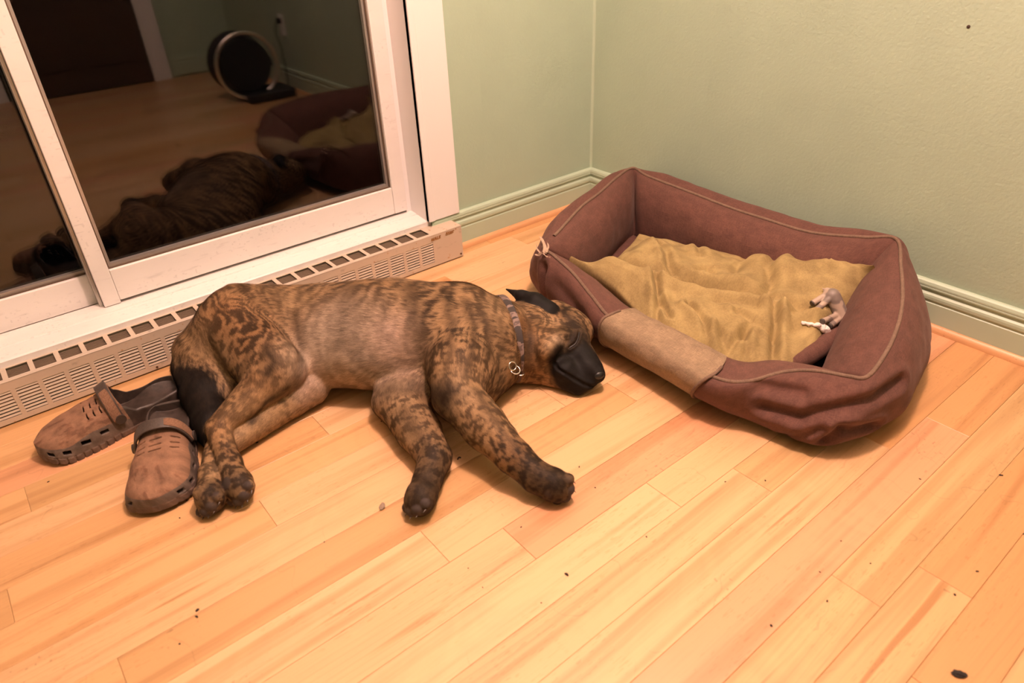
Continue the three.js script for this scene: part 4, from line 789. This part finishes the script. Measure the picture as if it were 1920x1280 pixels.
const netHead = netsMesh(hb.min, hb.max, 0.0019, (x, y, z) => { const d = dogD(x, y, z), s = side(x, y, z); return Math.max(d, Math.min(-s - 0.002, earNear(x, y, z) - 0.008)); });
// coat colours: tan ground, dark brindle, pale belly, black mask, ears and tail
const ax = secs[0].c.clone().sub(secs[8].c).setY(0).normalize(), pr = V(-ax.z, 0, ax.x);
const TAN = [0.41, 0.25, 0.125], DARK = [0.022, 0.0135, 0.0085], PALE = [0.54, 0.405, 0.295], RUST = [0.315, 0.155, 0.063], BLACK = [0.0095, 0.0075, 0.0065], FAWN = [0.48, 0.315, 0.172], PINK = [0.55, 0.375, 0.295];
const spot = (x, y, h, r, c, s, br = -1) => ({ p: hit(x, y), r, c, s, br });
const SPOTS = [
  spot(605, 630, 0.18, 0.12, PALE, 0.92, 0.4), spot(590, 690, 0.15, 0.07, PALE, 0.95, 0.1), spot(690, 650, 0.2, 0.12, PALE, 0.85, 0.45), spot(735, 645, 0.2, 0.08, PINK, 0.8, 0.25), spot(700, 690, 0.17, 0.07, PALE, 0.6, 0.45), spot(640, 590, 0.2, 0.09, PALE, 0.5, 0.3), spot(770, 680, 0.16, 0.035, PINK, 0.5, 0.3), spot(575, 720, 0.1, 0.045, PINK, 0.6, 0.2),
  spot(560, 560, 0.17, 0.08, FAWN, 0.6, 0.4), spot(820, 560, 0.2, 0.08, TAN, 0.6, 0.9), spot(850, 620, 0.2, 0.09, TAN, 0.6, 0.95), spot(940, 580, 0.17, 0.06, FAWN, 0.7, 0.55), spot(920, 690, 0.14, 0.06, TAN, 0.5, 0.8),
  spot(420, 580, 0.15, 0.09, RUST, 0.75, 0.7), spot(470, 620, 0.2, 0.10, RUST, 0.8, 0.85), spot(380, 640, 0.12, 0.05, FAWN, 0.6, 0.35), spot(420, 690, 0.14, 0.06, FAWN, 0.7, 0.35), spot(480, 730, 0.13, 0.06, RUST, 0.8, 0.7), spot(420, 800, 0.08, 0.05, RUST, 0.85, 0.75), spot(425, 850, 0.06, 0.045, [0.16, 0.075, 0.03], 0.8, 0.9), spot(440, 900, 0.05, 0.05, DARK, 0.6, 0.95), spot(400, 880, 0.05, 0.04, FAWN, 0.6, 0.7), spot(395, 925, 0.04, 0.055, DARK, 0.75, 0.9), spot(450, 925, 0.04, 0.03, PALE, 0.35, 0.7),
  spot(500, 780, 0.06, 0.07, FAWN, 0.75, 0.25), spot(455, 820, 0.04, 0.05, FAWN, 0.75, 0.3),
  spot(850, 730, 0.14, 0.07, FAWN, 0.55, 0.55), spot(900, 790, 0.11, 0.06, TAN, 0.6, 0.75), spot(960, 850, 0.09, 0.06, RUST, 0.6, 1.0), spot(1000, 890, 0.06, 0.07, DARK, 0.72, 0.95), spot(1045, 908, 0.05, 0.08, DARK, 0.85, 0.9),
  spot(740, 770, 0.08, 0.07, FAWN, 0.5, 0.8), spot(790, 820, 0.07, 0.05, TAN, 0.5, 0.9), spot(818, 860, 0.05, 0.06, DARK, 0.7, 0.9), spot(800, 900, 0.05, 0.065, DARK, 0.9, 0.8), spot(785, 945, 0.04, 0.065, DARK, 0.9, 0.8), spot(760, 830, 0.04, 0.03, FAWN, 0.6, 0.4),
  spot(830, 745, 0.04, 0.045, DARK, 0.9, 0.8),
  spot(1010, 640, 0.132, 0.07, RUST, 0.75, 0.8), spot(1040, 650, 0.112, 0.05, FAWN, 0.8, 0.45), spot(1050, 640, 0.112, 0.03, PALE, 0.5, 0.3), spot(1000, 690, 0.062, 0.055, RUST, 0.7, 0.6), spot(985, 610, 0.122, 0.04, RUST, 0.85, 0.6), spot(985, 650, 0.102, 0.03, DARK, 0.6, 0.7), spot(1050, 585, 0.112, 0.03, RUST, 0.6, 0.9), spot(1045, 605, 0.122, 0.022, FAWN, 0.5, 0.5),
  spot(1066, 664, 0.1, 0.016, FAWN, 0.5, 0.4), spot(1078, 634, 0.1, 0.034, DARK, 0.97, 0.9), spot(1085, 612, 0.1, 0.04, DARK, 0.8, 0.9), spot(1097, 640, 0.09, 0.045, DARK, 0.95, 0.8), spot(1060, 580, 0.1, 0.03, DARK, 0.6, 0.9),
  spot(1100, 690, 0.042, 0.062, BLACK, 1, 0), spot(1075, 690, 0.052, 0.052, BLACK, 1, 0), spot(1055, 690, 0.042, 0.036, BLACK, 1, 0), spot(1102, 660, 0.062, 0.03, BLACK, 0.85, 0), spot(1120, 705, 0.032, 0.04, BLACK, 1, 0), spot(1090, 722, 0.020, 0.04, BLACK, 0.95, 0),
];
const DLINES = [ // dark stripes followed one by one: points, width, strength
  [[[556, 585, 0.18], [562, 630, 0.17], [564, 680, 0.15], [556, 722, 0.11]], 0.0140, 0.55], [[[655, 540, 0.2], [652, 575, 0.21], [645, 615, 0.2], [640, 640, 0.19]], 0.0320, 0.48], [[[772, 535, 0.2], [778, 580, 0.21], [785, 620, 0.2], [795, 660, 0.19]], 0.0208, 0.60], [[[700, 560, 0.21], [706, 600, 0.21]], 0.0224, 0.28],
  [[[840, 555, 0.2], [850, 600, 0.21], [845, 650, 0.2], [838, 690, 0.18]], 0.0110, 0.60], [[[880, 570, 0.19], [890, 610, 0.2], [885, 660, 0.19], [870, 700, 0.17]], 0.0120, 0.65], [[[905, 580, 0.18], [922, 625, 0.18], [915, 670, 0.17]], 0.0120, 0.60], [[[940, 600, 0.17], [945, 650, 0.16], [935, 690, 0.13]], 0.0100, 0.50], [[[690, 680, 0.17], [705, 672, 0.18]], 0.0160, 0.40],
  [[[500, 645, 0.2], [512, 680, 0.19], [500, 700, 0.18]], 0.0120, 0.80], [[[470, 650, 0.2], [450, 700, 0.17]], 0.0100, 0.50], [[[540, 725, 0.11], [500, 755, 0.1], [470, 790, 0.09]], 0.0090, 0.80], [[[470, 700, 0.17], [455, 750, 0.12]], 0.0070, 0.40],
  [[[730, 730, 0.1], [790, 725, 0.12], [830, 735, 0.1]], 0.0208, 0.60], [[[560, 560, 0.18], [600, 580, 0.19]], 0.0100, 0.40], [[[760, 770, 0.1], [775, 800, 0.09], [800, 835, 0.075]], 0.0192, 0.56], [[[890, 730, 0.14], [930, 790, 0.11], [970, 840, 0.09]], 0.0100, 0.60],
  [[[1045, 578, 0.122], [1068, 595, 0.112], [1075, 612, 0.102]], 0.0096, 0.80], [[[1010, 612, 0.132], [1045, 618, 0.122], [1065, 612, 0.112]], 0.0096, 0.70], [[[1000, 630, 0.132], [1008, 660, 0.122], [1012, 690, 0.082]], 0.0080, 0.60], [[[990, 600, 0.132], [994, 640, 0.122], [988, 690, 0.082]], 0.0112, 0.70], [[[1083, 627, 0.100], [1081, 637, 0.100], [1074, 649, 0.097]], 0.0064, 1.00],
].map(([L, w, s]) => { const P = []; L.forEach((a, k) => { if (k) P.push(hit((a[0] + L[k - 1][0]) / 2, (a[1] + L[k - 1][1]) / 2)); P.push(hit(a[0], a[1])); }); return [P, w, s]; });
const PADC = [0.055, 0.040, 0.034];
let limb = 0;
const allBones = () => [BODY, HEAD, EAR, FLAP, ...LEGS, ...PAWS];
function flowAt(x, y, z, out) {           // smooth direction of the hair: the bones near a point, weighed by nearness
  out.set(0, 0, 0); limb = 0; let wt = 0; for (const L of allBones()) { const isLimb = L !== BODY ? 1 : 0; if (boxD(L.box, x, y, z) > 0.05) continue; for (const q of L) { const w = Math.exp(-Math.max(-0.02, boneD(q, x, y, z)) / 0.011); out.addScaledVector(q.flow, w); wt += w; limb += w * isLimb; } } limb /= wt + 1e-9;
  if (out.lengthSq() < 1e-9) out.copy(ax).negate(); return out.normalize();
}
const fw = V(), cw = V(), nw = V();
function coat(x, y, z, nrm) {
  const wx = x + 0.014 * (fbm(x * 30, y * 30, z * 30, 2) - 0.5), wy = y + 0.014 * (fbm(x * 30 + 9, y * 30, z * 30, 2) - 0.5), wz = z + 0.014 * (fbm(x * 30, y * 30 + 7, z * 30, 2) - 0.5);
    const mk = fbm(x * 70, y * 70, z * 70, 3);
  let c = TAN.slice(), br = 0.75;
  for (const p of SPOTS) { const dx = wx - p.p.x, dy = (wy - p.p.y) * 0.7, dz = wz - p.p.z, d2 = (dx * dx + dy * dy + dz * dz) / (p.r * p.r); if (d2 > 1.6) continue; const w = p.s * (p.c === BLACK ? sstep(1.5, 0.45, d2 + 0.5 * (mk - 0.5)) : Math.exp(-1.9 * d2)); c = mix3(c, p.c, w); if (p.br >= 0) br = mix(br, p.br, w); }
  flowAt(x, y, z, fw); nw.copy(nrm); cw.copy(fw).cross(nw); if (cw.lengthSq() < 1e-6) cw.set(1, 0, 0); cw.normalize(); fw.copy(nw).cross(cw).normalize();
  const stp = mix(0.0062, 0.0022, limb), fq = mix(88, 120, limb);
  let st = 0, strk = 0;                    // stripes run across the hair, fine streaks along it
  for (let k = -2; k <= 2; k++) { const e = k * stp; st += fbm((wx + cw.x * e) * fq, (wy + cw.y * e) * fq, (wz + cw.z * e) * fq, 2); const f = k * 0.0032; strk += vnoise((x + fw.x * f) * 300, (y + fw.y * f) * 300, (z + fw.z * f) * 300); }
  st = 0.5 + (st / 5 - 0.5) * mix(1.9, 1.35, limb); strk = (strk / 5 - 0.5) * 1.9;
  let b = Math.min(1, br * 1.15) * sstep(0.36, 0.62, st + 0.75 * strk);
  for (const [L, w, str] of DLINES) { const d = lineD(L, wx, wy, wz) / (w * Math.max(0.35, 1 + 1.5 * strk)); if (d < 2.5) b = Math.max(b, Math.min(1, str * 1.15) * Math.exp(-d * d * 0.7)); }
  c = mix3(c, DARK, clamp(b) * 0.95);
  const fine = 0.92 + 0.75 * strk + 0.2 * (vnoise(wx * 120, wy * 120, wz * 120) - 0.5); c = [c[0] * fine, c[1] * fine, c[2] * fine];
  const e = EAR.box && boxD(EAR.box, x, y, z) < 0.01 ? listD(EAR, 0.008, x, y, z) : 1; if (e < 0.0045) c = mix3(BLACK, c, sstep(0.002, 0.0045, e));
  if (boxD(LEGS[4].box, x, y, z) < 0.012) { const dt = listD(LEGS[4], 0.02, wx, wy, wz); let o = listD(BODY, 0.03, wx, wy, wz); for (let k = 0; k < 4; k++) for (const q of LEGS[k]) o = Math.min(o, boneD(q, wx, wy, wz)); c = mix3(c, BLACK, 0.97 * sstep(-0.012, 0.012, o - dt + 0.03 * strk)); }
  const pd = padD(x, y, z); if (pd < 0.0012) c = mix3(PADC, c, sstep(0.0, 0.0012, pd));
  return c.map(v => Math.max(0.003, v));
}
function nearestBone(x, y, z) { let b = null, m = 1e9; for (const L of [BODY, HEAD, EAR, FLAP, ...LEGS, ...PAWS]) { if (boxD(L.box, x, y, z) > m) continue; for (const q of L) { const d = boneD(q, x, y, z); if (d < m) { m = d; b = q; } } } return b; }
const dog = thing('dog', 'brindle short-haired dog asleep on its side on the wooden floor', 'dog', dogO);
const dogGeo = mergeGeometries([netBody, netHead].map(n => { const g = netsGeo(n); g.setAttribute('uv', new THREE.Float32BufferAttribute(new Float32Array(n.pos.length / 3 * 2), 2)); return g; }));
{
  const nv = V(), P = dogGeo.attributes.position, col = new Float32Array(P.count * 3);
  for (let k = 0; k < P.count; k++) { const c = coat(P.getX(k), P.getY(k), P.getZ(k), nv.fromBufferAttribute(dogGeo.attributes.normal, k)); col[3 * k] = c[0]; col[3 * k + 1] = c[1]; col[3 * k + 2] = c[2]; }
  dogGeo.setAttribute('color', new THREE.BufferAttribute(col, 3));
}
{ // short hairs lying along the coat
  const P = dogGeo.attributes.position, N = dogGeo.attributes.normal, Cc = dogGeo.attributes.color, I = dogGeo.index.array;
  const pos = [], nor = [], col = [], idx = []; let carry = 0;
  const A = V(), B = V(), C = V(), n = V(), t = V(), s = V();
  for (let k = 0; k < I.length; k += 3) {
    A.fromBufferAttribute(P, I[k]); B.fromBufferAttribute(P, I[k + 1]); C.fromBufferAttribute(P, I[k + 2]);
    if (A.y < 0.006) continue;
    const area = B.clone().sub(A).cross(C.clone().sub(A)).length() / 2; carry += area * 300000;
    while (carry > 1) {
      carry -= 1; let u = rnd(), v = rnd(); if (u + v > 1) { u = 1 - u; v = 1 - v; } const w = 1 - u - v;
      const p = V(A.x * w + B.x * u + C.x * v, A.y * w + B.y * u + C.y * v, A.z * w + B.z * u + C.z * v);
      if (padD(p.x, p.y, p.z) < 0.002) continue;
      const q = nearestBone(p.x, p.y, p.z);
      n.fromBufferAttribute(N, I[k]).multiplyScalar(w); t.fromBufferAttribute(N, I[k + 1]); n.addScaledVector(t, u); t.fromBufferAttribute(N, I[k + 2]); n.addScaledVector(t, v).normalize();
      flowAt(p.x, p.y, p.z, t); const j = 0.28; t.x += rr(-j, j); t.y += rr(-j, j); t.z += rr(-j, j); t.y -= 0.14;
      t.addScaledVector(n, -t.dot(n)); if (t.lengthSq() < 1e-4) continue; t.normalize(); s.copy(t).cross(n).normalize();
      const nose = p.distanceTo(nostril) < 0.017; if (nose) continue;
      const L = q.len * rr(0.4, 0.78), wd = 0.0005, lift = rr(0.1, 0.26), b = pos.length / 3, g = rr(0.72, 1.35);
      pos.push(p.x - s.x * wd, p.y - s.y * wd, p.z - s.z * wd, p.x + s.x * wd, p.y + s.y * wd, p.z + s.z * wd, p.x + t.x * L + n.x * L * lift, Math.max(0.001, p.y + t.y * L + n.y * L * lift), p.z + t.z * L + n.z * L * lift);
      for (let e = 0; e < 3; e++) nor.push(n.x, n.y, n.z);
      const c0 = [0, 1, 2].map(e => (Cc.array[I[k] * 3 + e] * w + Cc.array[I[k + 1] * 3 + e] * u + Cc.array[I[k + 2] * 3 + e] * v) * g);
      for (let e = 0; e < 3; e++) col.push(...c0); idx.push(b, b + 1, b + 2);
    }
  }
  const g = new THREE.BufferGeometry(); g.setAttribute('position', new THREE.Float32BufferAttribute(pos, 3)); g.setAttribute('normal', new THREE.Float32BufferAttribute(nor, 3)); g.setAttribute('color', new THREE.Float32BufferAttribute(col, 3)); g.setIndex(idx); g.translate(-dogO.x, 0, -dogO.z);
  const m = mesh('fur', g, new THREE.MeshPhysicalMaterial({ vertexColors: true, roughness: 0.6, specularIntensity: 0.35, side: THREE.DoubleSide }), dog); m.userData.kind = 'stuff';
}
dogGeo.translate(-dogO.x, 0, -dogO.z);
mesh('body', dogGeo, new THREE.MeshPhysicalMaterial({ vertexColors: true, roughness: 0.7, specularIntensity: 0.35 }), dog);
{ // nose leather and claws
  const g = new THREE.SphereGeometry(0.0155, 20, 14); g.scale(1.05, 0.85, 1.05); const c = atY(1120, 701, 0.047); g.translate(c.x - dogO.x, c.y, c.z - dogO.z);
  mesh('nose', g, new THREE.MeshStandardMaterial({ color: lin(0.012, 0.01, 0.01), roughness: 0.32 }), dog);
  const cm = new THREE.MeshStandardMaterial({ color: lin(0.10, 0.075, 0.06), roughness: 0.35 });
  for (const [p, d] of CLAWS) { const q = new THREE.ConeGeometry(0.0026, 0.013, 8); q.translate(0, 0.004, 0); q.applyQuaternion(new THREE.Quaternion().setFromUnitVectors(V(0, 1, 0), d)); q.translate(p.x - dogO.x, Math.max(0.004, p.y), p.z - dogO.z); mesh('claw', q, cm, dog); }
  const lid = tube(lidLine.map(p => p.clone().sub(V(dogO.x, 0.0012, dogO.z))), 0.0017, 24, 8);
  mesh('eyelid', lid, new THREE.MeshStandardMaterial({ color: lin(0.016, 0.012, 0.011), roughness: 0.3 }), dog);
}
{ // collar: a band fitted round the neck, with rings
  const e1 = V(0, 1, 0).addScaledVector(colN, -colN.y).normalize(), e2 = colN.clone().cross(e1).normalize();
  const rad = a => { const d = e1.clone().multiplyScalar(Math.cos(a)).addScaledVector(e2, Math.sin(a)); let r = 0.03; for (let k = 0; k < 120; k++) { const p = colC.clone().addScaledVector(d, r); if (p.y < 0.004) break; if (Math.min(dogD(p.x, p.y, p.z)) > 0.001) break; r += 0.001; } return r; };
  const NA = 72, R = []; for (let k = 0; k <= NA; k++) R.push(rad(k / NA * 2 * Math.PI)); const S = R.map((_, k) => { let m = 0, w = 0; for (let d = -3; d <= 3; d++) { m += Math.min(0.125, R[(k + d + NA) % NA]); w++; } return m / w + 0.0025; });
  const prof = [[-0.0085, 0], [-0.0085, 0.0018], [-0.007, 0.0026], [0.007, 0.0026], [0.0085, 0.0018], [0.0085, 0], [-0.0085, 0]];
  const g = gridGeo(NA, 6, (u, v) => { const a = u * 2 * Math.PI, [s, t] = prof[Math.round(v * 6)], r = S[Math.round(u * NA) % NA] + t; const p = colC.clone().addScaledVector(e1, r * Math.cos(a)).addScaledVector(e2, r * Math.sin(a)).addScaledVector(colN, s); p.y = Math.max(p.y, 0.002); return p; });
  const camo = dataTex(256, 64, (i, j) => { const n = fbm(i / 13 + j / 40, j / 22, 4, 3); return n > 0.56 ? [0.22, 0.19, 0.18] : n > 0.44 ? [0.50, 0.42, 0.39] : [0.36, 0.30, 0.28]; }); camo.repeat.set(3, 1);
  const o = V(colC.x, 0, colC.z); g.translate(-o.x, 0, -o.z);
  const K = thing('dog_collar', 'grey patterned collar with metal rings around the neck of the dog', 'collar', o);
  mesh('band', g, new THREE.MeshStandardMaterial({ map: camo, roughness: 0.8, side: THREE.DoubleSide }), K);
  const steel = new THREE.MeshStandardMaterial({ color: lin(0.75, 0.72, 0.68), metalness: 1, roughness: 0.22 });
  const ring = (px, py, h, r, w, tilt) => { const q = new THREE.TorusGeometry(r, w, 8, 28); q.rotateX(tilt); const c = hit(px, py).addScaledVector(rayDir(px, py).normalize(), -0.007); c.y = Math.max(c.y, 0.008); q.translate(c.x - o.x, c.y, c.z - o.z); mesh('ring', q, steel, K); };
  ring(961, 686, 0.032, 0.009, 0.0013, -0.5); ring(966, 693, 0.018, 0.0105, 0.0012, -1.1); ring(976, 699, 0.006, 0.008, 0.0012, -1.45);
}
// ---------------------------------------------------------------- behind the camera, seen mirrored in the panes
const mirrorZ = -1.800;
const atMirrorZ = (px, py, z) => { const p = atZ(px, py, 2 * mirrorZ - z); p.z = z; return p; };
{ // black fan with a bright rim, standing by the right wall
  const z = 0.5, c = atMirrorZ(466, 124, z);
  const f = thing('floor_fan', 'black round floor fan with a shiny metal rim, seen mirrored in the door glass', 'fan', V(c.x, 0, z));
  const blk = new THREE.MeshStandardMaterial({ color: lin(0.018, 0.017, 0.017), roughness: 0.55 }), chrome = new THREE.MeshStandardMaterial({ color: lin(0.85, 0.8, 0.74), metalness: 1, roughness: 0.32 });
  const R = 0.17, h = c.y;
  const drum = new THREE.CylinderGeometry(R * 0.97, R * 0.8, 0.16, 40); drum.rotateX(Math.PI / 2); drum.translate(0, h, 0.085); mesh('housing', drum, blk, f);
  const rim = new THREE.TorusGeometry(R, 0.011, 10, 64); rim.translate(0, h, 0); mesh('rim', rim, chrome, f);
  for (let k = 0; k < 3; k++) { const g = new THREE.TorusGeometry(R * (0.3 + 0.2 * k), 0.0018, 6, 48); g.translate(0, h, -0.004); mesh('grille_ring', g, blk, f); }
  for (let k = 0; k < 4; k++) { const b = new THREE.BoxGeometry(0.05, R * 0.8, 0.004); b.rotateY(0.5); b.translate(0, R * 0.48, 0); b.rotateZ(k * Math.PI / 2); b.translate(0, h, 0.02); mesh('blade', b, blk, f); }
  mesh('stand', rbox(-0.05, 0.22, 0, 0.05, -0.08, 0.14, 0.012), blk, f); mesh('post', rbox(0.05, 0.11, 0.045, Math.max(0.06, h - R * 0.8), 0.05, 0.11, 0.01), blk, f);
}
{ // outlet and cord on the right wall
  const d = rayDir(640, 72); const p = EYE.clone().addScaledVector(d, XW / d.x); const z = clamp(2 * mirrorZ - p.z, 0.6, 1.4), y = clamp(p.y, 0.25, 0.5);
  const o = thing('wall_outlet', 'white wall outlet with a dark cord hanging from it, seen mirrored in the door glass', 'outlet', V(XW, y, z));
  mesh('plate', rbox(-0.006, 0, -0.058, 0.058, -0.036, 0.036, 0.003), whiteClean, o);
  const blk = new THREE.MeshStandardMaterial({ color: lin(0.02, 0.02, 0.02), roughness: 0.6 });
  mesh('plug', rbox(-0.03, -0.006, 0.008, 0.036, -0.014, 0.014, 0.004), blk, o);
  mesh('cord', tube([V(-0.028, 0.02, 0), V(-0.045, -0.02, 0.005), V(-0.03, -0.12, 0.012), V(-0.03, -y + 0.006, 0.02), V(-0.08, -y + 0.006, -0.05)], 0.0035, 48, 8), blk, o);
}
{ // dark panelled door and its white casing in the wall behind the camera
  const dm = new THREE.MeshPhysicalMaterial({ color: lin(0.06, 0.032, 0.018), roughness: 0.45, map: woodTex });
  const d2 = new THREE.Group(); d2.name = 'door_2'; scene.add(d2); struct(d2, 'dark stained panelled door facing the glass door');
  mesh('leaf', rbox(0.36, 1.16, 0.006, 2.03, ZF - 0.02, ZF + 0.02, 0.002), dm, d2);
  for (const [y0, y1] of [[0.14, 0.72], [0.86, 1.9]]) for (const [x0, x1] of [[0.46, 0.72], [0.8, 1.06]]) mesh('panel', rbox(x0, x1, y0, y1, ZF - 0.03, ZF - 0.018, 0.004), dm, d2);
  const kn = new THREE.SphereGeometry(0.027, 20, 14); kn.translate(0.42, 0.98, ZF - 0.065); mesh('knob', kn, new THREE.MeshStandardMaterial({ color: lin(0.5, 0.38, 0.2), metalness: 0.9, roughness: 0.3 }), d2);
  struct(mesh('trim_7', rbox(1.165, 1.275, 0, 2.12, ZF - 0.018, ZF, 0.002), whiteClean), 'white casing on the hinge side of the dark door');
  struct(mesh('trim_8', rbox(0.245, 0.355, 0, 2.12, ZF - 0.018, ZF, 0.002), whiteClean), 'white casing on the knob side of the dark door');
}
// ---------------------------------------------------------------- crumbs and bits on the floor
{
  const cm = new THREE.MeshStandardMaterial({ color: lin(0.035, 0.02, 0.014), roughness: 0.9 });
  const bits = [[482, 830, 3], [1063, 1077, 3.2], [370, 1144, 3.4], [369, 1156, 2.6], [1551, 1127, 2.2], [1877, 891, 3], [1790, 1115, 2.4], [1832, 1071, 2.2], [1435, 901, 2], [1360, 903, 1.6], [1446, 1173, 2.6], [1737, 646, 2.6], [715, 790, 1.8], [91, 903, 2], [337, 971, 1.8], [977, 988, 1.6], [1116, 914, 1.8], [1086, 875, 1.8], [337, 1207, 1.8], [608, 1016, 1.4], [878, 1065, 1.4], [1212, 1006, 1.6], [1015, 1130, 1.4], [905, 1101, 1.2], [1632, 1056, 1.6], [1537, 1072, 1.5], [1577, 1014, 1.6], [1725, 898, 1.8], [1919, 1001, 1.8], [350, 938, 1.8], [1545, 775, 0]];
  const shapes = [0, 1, 2, 3].map(k => { const g = new THREE.IcosahedronGeometry(1, 1), p = g.attributes.position; for (let i = 0; i < p.count; i++) { const q = V(p.getX(i), p.getY(i), p.getZ(i)), s = 0.6 + 0.8 * vnoise(q.x * 1.7 + k * 9, q.y * 1.7, q.z * 1.7); p.setXYZ(i, q.x * s * (1.1 + 0.4 * (k % 2)), q.y * s * 0.45, q.z * s * 0.8); } g.computeVertexNormals(); return g; });
  bits.forEach(([x, y, r], k) => { if (!r) return; const p = atY(x, y, 0), s = r * 0.00085; const m = mesh('crumb', shapes[k % 4], cm); m.scale.setScalar(s); m.position.set(p.x, 0.35 * s, p.z); m.rotation.y = k * 1.7; m.userData = { label: 'tiny dark crumb of dirt lying on the maple floor', category: 'crumb', group: 'crumbs scattered on the floor' }; });
  const chunk = (px, py, L, label, col) => { const p = atY(px, py, 0), g = new THREE.IcosahedronGeometry(1, 2), q = g.attributes.position; for (let i = 0; i < q.count; i++) { const v = V(q.getX(i), q.getY(i), q.getZ(i)), s = 0.55 + 0.9 * vnoise(v.x * 2.2 + L * 900, v.y * 2.2, v.z * 2.2); q.setXYZ(i, v.x * s * L, v.y * s * L * 0.3, v.z * s * L * 0.55); } g.computeVertexNormals(); const m = mesh('debris', g, new THREE.MeshStandardMaterial({ color: col, roughness: 0.9 })); m.position.set(p.x, L * 0.26, p.z); m.rotation.y = px * 0.01; m.userData = { label, category: 'debris' }; };
  chunk(1797, 1265, 0.0095, 'black ragged bit, the largest one on the bare floor', lin(0.02, 0.014, 0.012));
  chunk(717, 950, 0.0085, 'greyish torn leaf scrap on the floor near the front paws', lin(0.28, 0.2, 0.14));
  { const p = [[858, 862, 0], [861, 858, 0], [864, 859, 0]].map(a => atY(...a).setY(0.0015)); const o = p[1].clone().setY(0); const m = mesh('debris', tube(p.map(q => q.clone().sub(o)), 0.0014, 12, 6), cm); m.position.copy(o); m.userData = { label: 'short curled dark sliver on the floor between the front legs', category: 'debris' }; }
}
// ---------------------------------------------------------------- the ceiling lamp (above the frame)
{
  const L = thing('pendant_lamp', 'frosted globe pendant lamp hanging above the sleeping dog', 'lamp', V(LAMP.x, CEIL, LAMP.z));
  const brass = new THREE.MeshStandardMaterial({ color: lin(0.5, 0.38, 0.2), roughness: 0.35, metalness: 0.9 });
  const can = new THREE.CylinderGeometry(0.06, 0.065, 0.025, 32); can.translate(0, -0.0125, 0); mesh('canopy', can, brass, L);
  const rod = new THREE.CylinderGeometry(0.006, 0.006, 0.15, 12); rod.translate(0, -0.1, 0); mesh('rod', rod, brass, L);
  const globe = new THREE.SphereGeometry(0.085, 32, 20); globe.translate(0, LAMP.y - CEIL, 0);
  const gm = mesh('globe', globe, new THREE.MeshStandardMaterial({ color: 0xffffff, emissive: LAMP_COLOR.clone(), emissiveIntensity: 8, roughness: 0.4 }), L);
  gm.castShadow = false;
}
renderer.render(scene, camera);
